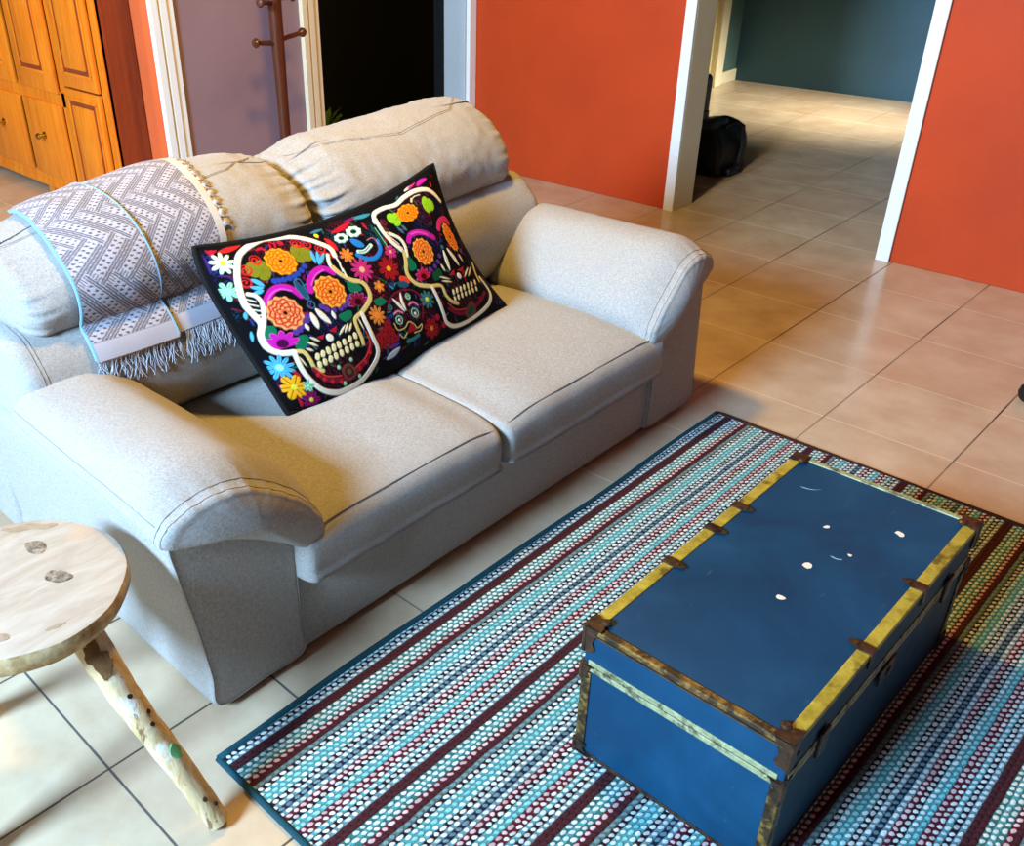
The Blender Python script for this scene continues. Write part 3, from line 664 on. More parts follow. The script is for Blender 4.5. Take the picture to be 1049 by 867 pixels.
MOTIFS=[('disc',(0.014,0.448),0.0232,'navy'),
('disc',(0.01,0.41),0.0261,'navy'),
('disc',(0.014,0.351),0.029,'navy'),
('disc',(0.0,0.289),0.0232,'teald'),
('disc',(0.032,0.102),0.029,'maroond'),
('disc',(0.446,0.446),0.0464,'maroond'),
('disc',(0.398,0.412),0.0348,'teald'),
('disc',(0.532,0.384),0.0406,'teald'),
('disc',(0.504,0.289),0.0638,'maroond'),
('disc',(0.416,0.223),0.0522,'maroond'),
('disc',(0.372,0.1),0.0522,'maroond'),
('disc',(0.554,0.076),0.0464,'maroond'),
('disc',(0.8,0.462),0.029,'maroond'),
('disc',(0.728,0.366),0.0406,'navy'),
('disc',(0.858,0.357),0.0348,'navy'),
('disc',(0.228,0.195),0.0522,'navy'),
('disc',(0.15,0.221),0.0232,'navy'),
('disc',(0.724,0.297),0.058,'navy'),
('disc',(0.728,0.112),0.0464,'maroond'),
('disc',(0.214,0.416),0.0754,'maroond'),
('disc',(0.758,0.398),0.058,'maroond'),
('disc',(0.084,0.388),0.0174,'maroond'),
('disc',(0.922,0.032),0.0261,'navy'),
('disc',(0.388,0.052),0.029,'navy'),
('disc',(0.18,0.058),0.0754,'maroond'),
('disc',(0.748,0.064),0.0522,'maroond'),
('tline',[(0.052,0.458),(0.082,0.462),(0.128,0.474)],0.0182,'red'),
('poly',[(0.02,0.47),(0.052,0.466),(0.03,0.448)],0,'crimson'),
('tline',[(0.01,0.458),(0.012,0.43),(0.01,0.404)],0.013,'purpled'),
('line',[(0.026,0.454),(0.028,0.432),(0.024,0.406)],0.0052,'navyl'),
('line',[(0.026,0.396),(0.044,0.388),(0.052,0.372)],0.0052,'purpled'),
('daisy',(0.048,0.426),0.0319,'whitegreen','yellow',9),
('daisy',(0.026,0.351),0.0275,'mint','mint',7),
('tline',[(0.034,0.287),(0.028,0.269)],0.0104,'aqua'),
('tline',[(0.022,0.235),(0.014,0.209)],0.0078,'aqua'),
('leaf2',(0.132,0.384),0.0406,'olive',200),
('leaf2',(0.256,0.404),0.0406,'olive',20),
('rose',(0.194,0.396),0.042,'gold'),
('swirl',(0.13,0.416),0.0145,'red'),
('swirl',(0.092,0.394),0.0145,'red'),
('swirl',(0.074,0.362),0.0145,'red'),
('swirl',(0.27,0.436),0.0145,'red'),
('swirl',(0.296,0.424),0.0145,'red'),
('swirl',(0.328,0.4),0.0145,'red'),
('tline',[(0.15,0.444),(0.168,0.446),(0.176,0.43)],0.0104,'crimson'),
('tline',[(0.2,0.456),(0.192,0.436)],0.0078,'crimson'),
('disc',(0.23,0.45),0.0087,'crimson'),
('tline',[(0.218,0.458),(0.204,0.436)],0.0078,'crimson'),
('tline',[(0.168,0.468),(0.198,0.468),(0.21,0.452)],0.0104,'crimson'),
('line',[(0.348,0.37),(0.334,0.384),(0.308,0.382)],0.0052,'red'),
('tline',[(0.092,0.366),(0.102,0.355),(0.112,0.341)],0.0156,'sky'),
('tline',[(0.08,0.347),(0.092,0.341),(0.108,0.337)],0.013,'sky'),
('tline',[(0.078,0.329),(0.092,0.329),(0.104,0.331)],0.013,'sky'),
('tline',[(0.296,0.4),(0.29,0.38),(0.286,0.362)],0.013,'sky'),
('tline',[(0.312,0.394),(0.302,0.374),(0.292,0.355)],0.013,'sky'),
('tline',[(0.328,0.382),(0.31,0.368),(0.296,0.355)],0.013,'sky'),
('disc',(0.144,0.347),0.0081,'blue'),
('disc',(0.156,0.345),0.0081,'blue'),
('disc',(0.17,0.343),0.0081,'blue'),
('disc',(0.186,0.343),0.0081,'blue'),
('disc',(0.202,0.345),0.0081,'blue'),
('disc',(0.216,0.349),0.0081,'blue'),
('disc',(0.232,0.355),0.0081,'blue'),
('disc',(0.248,0.364),0.0081,'blue'),
('line',[(0.088,0.291),(0.104,0.309),(0.124,0.323),(0.146,0.327),(0.166,0.321),(0.178,0.309),(0.188,0.289)],0.0208,'magenta'),
('line',[(0.098,0.301),(0.12,0.317),(0.148,0.321),(0.17,0.309)],0.0052,'magl'),
('line',[(0.222,0.293),(0.234,0.317),(0.258,0.335),(0.284,0.343),(0.304,0.337),(0.318,0.321)],0.0208,'magenta'),
('line',[(0.234,0.307),(0.262,0.329),(0.294,0.337)],0.0052,'magl'),
('disc',(0.172,0.231),0.0084,'purple'),
('disc',(0.162,0.221),0.0084,'purple'),
('disc',(0.146,0.211),0.0084,'purple'),
('disc',(0.132,0.205),0.0084,'purple'),
('disc',(0.118,0.201),0.0084,'purple'),
('disc',(0.226,0.243),0.0084,'purple'),
('disc',(0.236,0.231),0.0084,'purple'),
('disc',(0.254,0.223),0.0084,'purple'),
('disc',(0.276,0.221),0.0084,'purple'),
('disc',(0.294,0.225),0.0084,'purple'),
('disc',(0.308,0.229),0.0084,'purple'),
('disc',(0.322,0.239),0.0084,'purple'),
('poly',[(0.054,0.235),(0.074,0.235),(0.078,0.221),(0.066,0.207),(0.044,0.205)],0,'green'),
('poly',[(0.112,0.187),(0.14,0.187),(0.138,0.169),(0.112,0.153),(0.096,0.163)],0,'green'),
('poly',[(0.346,0.283),(0.372,0.267),(0.376,0.245),(0.342,0.247),(0.334,0.263)],0,'green'),
('poly',[(0.258,0.205),(0.3,0.207),(0.298,0.189),(0.268,0.183)],0,'green'),
('lotus',(0.072,0.183),0.0348,'magenta'),
('lotus2',(0.342,0.219),0.029,'maroon'),
('rose',(0.122,0.257),0.0464,'peach'),
('rose',(0.276,0.273),0.0464,'peach2'),
('tline',[(0.202,0.273),(0.2,0.303),(0.194,0.329)],0.0234,'tealblue'),
('line',[(0.202,0.273),(0.192,0.283),(0.188,0.313),(0.194,0.333),(0.21,0.333),(0.212,0.309),(0.206,0.275)],0.0031,'skyd'),
('ring',(0.2,0.257),0.0104,'skyd'),
('tline',[(0.186,0.235),(0.184,0.207),(0.182,0.191)],0.0208,'cream'),
('tline',[(0.206,0.241),(0.214,0.215),(0.224,0.193)],0.0208,'cream'),
('tline',[(0.154,0.213),(0.154,0.195)],0.013,'cream'),
('tline',[(0.246,0.221),(0.244,0.199)],0.013,'cream'),
('disc',(0.198,0.159),0.011,'cream'),
('poly',[(0.162,0.173),(0.19,0.173),(0.176,0.161)],0,'crimson'),
('poly',[(0.206,0.177),(0.236,0.181),(0.222,0.165)],0,'crimson'),
('tline',[(0.146,0.177),(0.166,0.159)],0.0078,'creamy'),
('tline',[(0.132,0.167),(0.154,0.149)],0.0078,'creamy'),
('tline',[(0.12,0.153),(0.136,0.141)],0.0078,'creamy'),
('tline',[(0.23,0.157),(0.262,0.175)],0.0078,'creamy'),
('tline',[(0.25,0.157),(0.274,0.177)],0.0078,'creamy'),
('tline',[(0.264,0.155),(0.284,0.173)],0.0078,'creamy'),
('line',[(0.124,0.116),(0.162,0.121),(0.218,0.127),(0.278,0.133)],0.052,'black'),
('line',[(0.14,0.127),(0.136,0.121)],0.0146,'tooth'),
('line',[(0.134,0.106),(0.132,0.1)],0.0146,'tooth'),
('line',[(0.158,0.129),(0.154,0.123)],0.0146,'tooth'),
('line',[(0.152,0.108),(0.15,0.102)],0.0146,'tooth'),
('line',[(0.176,0.133),(0.174,0.125)],0.0146,'tooth'),
('line',[(0.172,0.11),(0.168,0.104)],0.0146,'tooth'),
('line',[(0.196,0.135),(0.192,0.127)],0.0146,'tooth'),
('line',[(0.19,0.112),(0.188,0.106)],0.0146,'tooth'),
('line',[(0.214,0.137),(0.212,0.129)],0.0146,'tooth'),
('line',[(0.21,0.114),(0.208,0.108)],0.0146,'tooth'),
('line',[(0.234,0.137),(0.232,0.131)],0.0146,'tooth'),
('line',[(0.23,0.116),(0.228,0.11)],0.0146,'tooth'),
('line',[(0.256,0.139),(0.252,0.133)],0.0146,'tooth'),
('line',[(0.25,0.118),(0.248,0.112)],0.0146,'tooth'),
('line',[(0.276,0.141),(0.274,0.135)],0.0146,'tooth'),
('line',[(0.27,0.118),(0.268,0.114)],0.0146,'tooth'),
('line',[(0.086,0.155),(0.108,0.147),(0.114,0.125),(0.116,0.096),(0.134,0.086)],0.013,'gold2'),
('line',[(0.33,0.187),(0.302,0.179),(0.294,0.155),(0.292,0.127),(0.288,0.11)],0.013,'gold2'),
('line',[(0.112,0.096),(0.132,0.064),(0.176,0.048),(0.226,0.052),(0.278,0.07),(0.312,0.102)],0.0156,'maroon'),
('line',[(0.114,0.1),(0.138,0.07),(0.18,0.058)],0.0039,'redb'),
('line',[(0.232,0.062),(0.278,0.076),(0.31,0.102),(0.314,0.137)],0.0039,'redb'),
('disc',(0.116,0.08),0.0058,'red'),
('disc',(0.128,0.064),0.0058,'red'),
('disc',(0.148,0.052),0.0058,'red'),
('disc',(0.174,0.044),0.0058,'red'),
('disc',(0.246,0.056),0.0058,'red'),
('disc',(0.272,0.064),0.0058,'red'),
('disc',(0.298,0.082),0.0058,'red'),
('poly',[(0.186,0.072),(0.218,0.08),(0.232,0.046),(0.196,0.04)],0,'brown'),
('poly',[(0.196,0.068),(0.216,0.072),(0.222,0.05),(0.2,0.046)],0,'maroond'),
('poly',[(0.202,0.064),(0.212,0.066),(0.216,0.056),(0.206,0.052)],0,'olived'),
('disc',(0.228,0.086),0.0055,'mint'),
('disc',(0.182,0.08),0.0055,'mint'),
('disc',(0.238,0.038),0.0055,'mint'),
('disc',(0.184,0.036),0.0055,'mint'),
('tline',[(0.082,0.139),(0.088,0.102)],0.0052,'creamy'),
('tline',[(0.092,0.137),(0.098,0.108)],0.0052,'creamy'),
('tline',[(0.312,0.179),(0.312,0.143)],0.0052,'creamy'),
('tline',[(0.326,0.177),(0.324,0.151)],0.0052,'creamy'),
('line',[(0.356,0.366),(0.358,0.39),(0.342,0.412),(0.312,0.44),(0.274,0.462),(0.226,0.47),(0.192,0.474),(0.15,0.464),(0.116,0.45),(0.092,0.432),(0.068,0.392),(0.054,0.355),(0.044,0.307),(0.05,0.269),(0.052,0.245),(0.036,0.217),(0.034,0.183),(0.054,0.161),(0.086,0.153)],0.0182,'cream'),
('line',[(0.064,0.331),(0.078,0.321),(0.082,0.299),(0.068,0.263),(0.054,0.239)],0.013,'cream'),
('line',[(0.054,0.319),(0.07,0.307)],0.0042,'cream'),
('line',[(0.052,0.305),(0.07,0.293)],0.0042,'cream'),
('line',[(0.052,0.289),(0.07,0.279)],0.0042,'cream'),
('line',[(0.052,0.273),(0.066,0.267)],0.0042,'cream'),
('line',[(0.336,0.374),(0.324,0.345),(0.334,0.313),(0.356,0.287)],0.013,'cream'),
('line',[(0.328,0.335),(0.338,0.309),(0.36,0.283),(0.39,0.265),(0.396,0.239),(0.382,0.211),(0.332,0.187)],0.0156,'gold2'),
('line',[(0.356,0.366),(0.356,0.339)],0.0057,'cream'),
('line',[(0.356,0.345),(0.35,0.315)],0.0057,'cream'),
('line',[(0.354,0.321),(0.352,0.297)],0.0057,'cream'),
('line',[(0.084,0.143),(0.082,0.104),(0.092,0.068),(0.114,0.038),(0.152,0.022),(0.186,0.02),(0.236,0.024),(0.276,0.038),(0.314,0.06),(0.328,0.082),(0.328,0.112),(0.33,0.155),(0.332,0.183)],0.0156,'cream'),
('daisy',(0.034,0.125),0.0362,'sky','mint',11),
('flower',(0.042,0.066),0.0362,'amber','yellow',6),
('flower',(0.072,0.024),0.0261,'plum','yellow',7),
('flower',(0.078,0.06),0.0159,'mint','mint',5),
('poly',[(0.036,0.044),(0.048,0.022),(0.038,0.006)],0,'crimson'),
('poly',[(0.026,0.012),(0.05,0.0),(0.026,0.0)],0,'red'),
('tline',[(0.058,0.108),(0.07,0.088)],0.0104,'crimson'),
('tline',[(0.01,0.088),(0.008,0.054)],0.0078,'plum'),
('tline',[(0.364,0.424),(0.372,0.402),(0.376,0.378)],0.0208,'red'),
('tline',[(0.4,0.436),(0.438,0.44),(0.482,0.45)],0.0182,'crimson'),
('tline',[(0.34,0.456),(0.384,0.458)],0.0104,'skyd'),
('disc',(0.348,0.442),0.0072,'yellow'),
('tline',[(0.5,0.458),(0.532,0.452),(0.568,0.45)],0.0156,'tealb'),
('tline',[(0.466,0.456),(0.514,0.458)],0.0104,'plum'),
('tline',[(0.516,0.432),(0.516,0.408)],0.0104,'crimson'),
('ellring',(0.468,0.416),0.0217,'mintw'),
('ellring',(0.414,0.41),0.0188,'mintw'),
('tline',[(0.44,0.394),(0.454,0.376),(0.468,0.364)],0.0286,'azure'),
('line',[(0.524,0.362),(0.514,0.333),(0.482,0.317),(0.448,0.325),(0.428,0.345)],0.0156,'azure'),
('line',[(0.49,0.376),(0.514,0.376),(0.52,0.351)],0.0026,'pinkl'),
('line',[(0.436,0.357),(0.464,0.351),(0.502,0.359)],0.0182,'black'),
('line',[(0.438,0.353),(0.46,0.347),(0.492,0.357)],0.0143,'mintw'),
('line',[(0.44,0.351),(0.46,0.347),(0.488,0.357)],0.0026,'greenk'),
('line',[(0.536,0.412),(0.536,0.372),(0.54,0.331)],0.0078,'greenk'),
('line',[(0.544,0.402),(0.544,0.366),(0.546,0.329)],0.0026,'mint'),
('daisy',(0.394,0.355),0.0246,'orange','orange',8),
('daisy',(0.414,0.299),0.0377,'pink','peachc',11),
('daisy',(0.438,0.235),0.0188,'orange','gold',6),
('poly',[(0.392,0.203),(0.422,0.205),(0.434,0.187),(0.402,0.183)],0,'green'),
('poly',[(0.472,0.227),(0.504,0.223),(0.48,0.209)],0,'tealb'),
('daisy',(0.378,0.163),0.029,'orange','orange',10),
('flower',(0.546,0.315),0.0232,'pink','peachc',6),
('flower',(0.506,0.271),0.0377,'crimsonr','gold',8),
('poly',[(0.528,0.237),(0.554,0.225),(0.552,0.205),(0.522,0.219)],0,'redb'),
('poly',[(0.508,0.223),(0.538,0.217),(0.544,0.199),(0.512,0.205)],0,'tealblue'),
('poly',[(0.468,0.233),(0.5,0.231),(0.488,0.213)],0,'navyl'),
('line',[(0.422,0.163),(0.46,0.193),(0.51,0.197),(0.552,0.179),(0.562,0.143),(0.534,0.096)],0.0052,'maroon'),
('disc',(0.48,0.143),0.0493,'maroond'),
('disc',(0.484,0.173),0.0261,'maroon'),
('disc',(0.448,0.125),0.0191,'tealg'),
('ring',(0.446,0.123),0.0116,'mint'),
('disc',(0.446,0.123),0.0046,'pinkw'),
('disc',(0.514,0.121),0.0203,'tealg'),
('ring',(0.514,0.121),0.0128,'mint'),
('disc',(0.514,0.118),0.0049,'pinkw'),
('line',[(0.438,0.145),(0.456,0.147),(0.47,0.137)],0.0065,'pinkl'),
('line',[(0.506,0.149),(0.526,0.151),(0.538,0.137)],0.0065,'pinkl'),
('tline',[(0.48,0.139),(0.47,0.165),(0.46,0.187)],0.0117,'cream'),
('tline',[(0.486,0.139),(0.488,0.167),(0.498,0.193)],0.0117,'cream'),
('swirl',(0.518,0.173),0.0087,'mint'),
('swirl',(0.436,0.167),0.0072,'tealg'),
('poly',[(0.452,0.078),(0.484,0.102),(0.494,0.074)],0,'crimsonr'),
('line',[(0.422,0.121),(0.426,0.1),(0.454,0.096),(0.476,0.106),(0.492,0.094),(0.5,0.078),(0.522,0.082),(0.51,0.068),(0.482,0.07)],0.0036,'gold2'),
('line',[(0.426,0.086),(0.436,0.072),(0.454,0.08)],0.0036,'gold2'),
('line',[(0.446,0.058),(0.472,0.056),(0.496,0.058)],0.0117,'tealg'),
('daisy',(0.584,0.139),0.029,'tealg','yellow',9),
('flower',(0.556,0.056),0.0319,'crimsonr','orange',7),
('flower',(0.35,0.106),0.0145,'crimsonr','maroond',5),
('flower',(0.376,0.096),0.0145,'crimsonr','maroond',5),
('flower',(0.404,0.084),0.0145,'crimsonr','maroond',5),
('flower',(0.372,0.116),0.0145,'crimsonr','maroond',5),
('flower',(0.4,0.106),0.0145,'crimsonr','maroond',5),
('flower',(0.352,0.084),0.0145,'crimsonr','maroond',5),
('flower',(0.38,0.074),0.0145,'crimsonr','maroond',5),
('flower',(0.396,0.127),0.0145,'crimsonr','maroond',5),
('tline',[(0.35,0.044),(0.382,0.048),(0.41,0.054)],0.0182,'silver'),
('tline',[(0.374,0.068),(0.414,0.064)],0.0104,'purple'),
('disc',(0.594,0.076),0.0093,'crimson'),
('disc',(0.61,0.046),0.0087,'crimson'),
('leaf2',(0.794,0.394),0.0348,'lime',20),
('leaf2',(0.638,0.398),0.0319,'lime',215),
('rose',(0.696,0.4),0.0377,'gold',1.25,0.72),
('swirl',(0.586,0.406),0.0101,'maroon'),
('swirl',(0.574,0.382),0.0101,'maroon'),
('tline',[(0.622,0.376),(0.634,0.349)],0.0104,'skyd'),
('tline',[(0.642,0.376),(0.652,0.353)],0.0104,'skyd'),
('line',[(0.736,0.426),(0.762,0.434),(0.79,0.43)],0.0034,'cream'),
('tline',[(0.738,0.422),(0.748,0.436)],0.0078,'creamy'),
('line',[(0.634,0.321),(0.652,0.335),(0.682,0.335),(0.714,0.323),(0.746,0.297)],0.0208,'magenta'),
('line',[(0.792,0.313),(0.814,0.329),(0.852,0.329),(0.864,0.313)],0.0208,'pink'),
('line',[(0.658,0.337),(0.69,0.333),(0.726,0.313)],0.0052,'magl'),
('rose',(0.67,0.273),0.042,'peach2'),
('rose',(0.832,0.273),0.0348,'peach2',0.75,1.3),
('disc',(0.73,0.239),0.0078,'purple'),
('disc',(0.71,0.225),0.0078,'purple'),
('disc',(0.686,0.217),0.0078,'purple'),
('disc',(0.66,0.215),0.0078,'purple'),
('disc',(0.826,0.211),0.0078,'purple'),
('disc',(0.854,0.221),0.0078,'purple'),
('poly',[(0.598,0.277),(0.612,0.259),(0.608,0.237),(0.578,0.239)],0,'green'),
('poly',[(0.66,0.201),(0.702,0.197),(0.686,0.179),(0.654,0.177)],0,'greenk'),
('lotus',(0.618,0.205),0.0261,'crimson'),
('tline',[(0.76,0.247),(0.75,0.213),(0.742,0.185)],0.0169,'cream'),
('tline',[(0.784,0.247),(0.794,0.213),(0.798,0.185)],0.0169,'cream'),
('tline',[(0.716,0.213),(0.718,0.189)],0.0104,'creamy'),
('tline',[(0.83,0.215),(0.83,0.191)],0.0091,'creamy'),
('disc',(0.764,0.259),0.007,'skyd'),
('disc',(0.77,0.157),0.0099,'cream'),
('poly',[(0.726,0.173),(0.762,0.183),(0.752,0.165)],0,'crimson'),
('poly',[(0.774,0.175),(0.82,0.177),(0.796,0.165)],0,'crimson'),
('tline',[(0.682,0.181),(0.72,0.161)],0.0068,'creamy'),
('tline',[(0.682,0.167),(0.722,0.151)],0.0068,'creamy'),
('tline',[(0.794,0.147),(0.84,0.167)],0.0068,'creamy'),
('tline',[(0.816,0.143),(0.862,0.165)],0.0068,'creamy'),
('line',[(0.692,0.112),(0.756,0.106),(0.842,0.108)],0.0442,'black'),
('line',[(0.708,0.125),(0.704,0.116)],0.0104,'tooth'),
('line',[(0.7,0.104),(0.698,0.098)],0.0104,'tooth'),
('line',[(0.728,0.125),(0.722,0.116)],0.0104,'tooth'),
('line',[(0.72,0.104),(0.716,0.096)],0.0104,'tooth'),
('line',[(0.748,0.123),(0.742,0.114)],0.0104,'tooth'),
('line',[(0.74,0.104),(0.736,0.096)],0.0104,'tooth'),
('line',[(0.768,0.123),(0.762,0.114)],0.0104,'tooth'),
('line',[(0.76,0.102),(0.756,0.096)],0.0104,'tooth'),
('line',[(0.79,0.123),(0.784,0.112)],0.0104,'tooth'),
('line',[(0.78,0.102),(0.776,0.094)],0.0104,'tooth'),
('line',[(0.812,0.121),(0.806,0.112)],0.0104,'tooth'),
('line',[(0.802,0.102),(0.798,0.094)],0.0104,'tooth'),
('line',[(0.836,0.121),(0.83,0.112)],0.0104,'tooth'),
('line',[(0.824,0.1),(0.82,0.094)],0.0104,'tooth'),
('line',[(0.632,0.167),(0.668,0.155),(0.668,0.125),(0.68,0.098),(0.702,0.084)],0.013,'gold2'),
('line',[(0.888,0.171),(0.868,0.141),(0.862,0.114)],0.0117,'gold2'),
('line',[(0.656,0.082),(0.69,0.054),(0.746,0.046),(0.812,0.058),(0.856,0.076)],0.013,'maroon'),
('line',[(0.66,0.098),(0.686,0.068),(0.732,0.056)],0.0034,'redb'),
('poly',[(0.718,0.048),(0.768,0.072),(0.774,0.036),(0.732,0.022)],0,'brown'),
('poly',[(0.732,0.046),(0.762,0.06),(0.76,0.04),(0.736,0.032)],0,'greenk'),
('line',[(0.558,0.418),(0.58,0.444),(0.626,0.448),(0.674,0.44),(0.724,0.448),(0.78,0.448),(0.83,0.434),(0.858,0.412),(0.878,0.38)],0.0156,'cream'),
('line',[(0.568,0.43),(0.562,0.386),(0.57,0.343),(0.59,0.305)],0.0156,'cream'),
('line',[(0.582,0.366),(0.606,0.341),(0.61,0.313),(0.598,0.283)],0.013,'cream'),
('line',[(0.57,0.366),(0.592,0.325)],0.0039,'cream'),
('line',[(0.57,0.376),(0.592,0.353)],0.0039,'cream'),
('line',[(0.57,0.343),(0.596,0.311)],0.0039,'cream'),
('line',[(0.594,0.297),(0.582,0.269),(0.564,0.241),(0.564,0.215),(0.582,0.189),(0.624,0.169)],0.0156,'gold2'),
('line',[(0.628,0.163),(0.628,0.123),(0.624,0.076),(0.626,0.046),(0.662,0.024),(0.732,0.018),(0.814,0.028),(0.862,0.044),(0.888,0.072),(0.88,0.121)],0.0143,'cream'),
('tline',[(0.806,0.458),(0.832,0.462),(0.864,0.46)],0.0156,'magenta'),
('tline',[(0.746,0.464),(0.788,0.468)],0.0078,'cream'),
('tline',[(0.852,0.476),(0.876,0.472)],0.0078,'cream'),
('tline',[(0.87,0.446),(0.864,0.43)],0.0078,'red'),
('tline',[(0.764,0.464),(0.81,0.47)],0.0078,'pink'),
('tline',[(0.926,0.056),(0.928,0.026)],0.0078,'skyd'),
('tline',[(0.9,0.022),(0.928,0.028)],0.0078,'navyl')]
from mathutils import noise as mn
def wrinkle(V,amp,freq,rough=.5,aniso=(1,1,1)):
    out=[]
    for v in V:
        p=Vector((v[0]*freq*aniso[0],v[1]*freq*aniso[1],v[2]*freq*aniso[2]))
        d=mn.noise_vector(p)+rough*mn.noise_vector(p*2.1+Vector((5,3,1)))
        out.append((v[0]+d.x*amp*.5,v[1]+d.y*amp*.5,v[2]+d.z*amp*.5))
    return np.array(out)
def cush(ring,c0,c1,nst,cap0,cap1,mapf,pleat0=None,pleat1=None):
    """puffy solid: ring(u)-> (N,2) closed profile, stations along c, rounded and bulging ends.
    cap=(corner radius, bulge); pleat=(amplitude, frequency, reach)"""
    st=[]  # (c, scale, u)
    def R(u):
        r=ring(u); c=r.mean(0); return np.linalg.norm(r-c,axis=1).mean()
    L=c1-c0
    def capst(c,sgn,cr,bulge,u):
        k=1-cr/R(u); a=[]
        for s in (.02,.2,.4,.6,.75,.88,.96,1.): a.append((c-sgn*bulge*(1-s*s),s*k,u))
        for t in (15,30,45,60,75,90):
            th=math.radians(t); a.append((c+sgn*cr*(1-math.cos(th)),1-(cr/R(u))*(1-math.sin(th)),u))
        return a
    st+=capst(c0,1,cap0[0],cap0[1],0.)
    a,b=c0+cap0[0],c1-cap1[0]
    for i in range(1,nst): st.append((a+(b-a)*i/nst,1.,i/nst))
    st+=capst(c1,-1,cap1[0],cap1[1],1.)[::-1]
    V=[]; N=None
    for (c,s,u) in st:
        r=ring(u); N=len(r); ce=r.mean(0)
        ks=np.full(N,s)
        j=np.arange(N)
        for (cc,sg,pl) in ((c0,1,pleat0),(c1,-1,pleat1)):
            if pl:
                d=abs(c-cc-sg*.012); w=math.exp(-(d/pl[2])**2)*pl[0]
                ks=ks*(1+w*(np.sin(j*pl[1])+.6*np.sin(j*pl[1]*1.73+1.3)+.5*np.sin(j*pl[1]*.61+.4)))
        q=ce+(r-ce)*ks[:,None]
        for a_,b_ in q: V.append(mapf(a_,b_,c))
    F=strips(len(st),N); F.append(tuple(range(N))); F.append(tuple((len(st)-1)*N+k for k in range(N)))
    return np.array(V,float),F
def seamline(name,pts,mat,par,org,r=.0016):
    m=MB(); m.tube(pts,r,6); return m.build(name,mat,par,org)

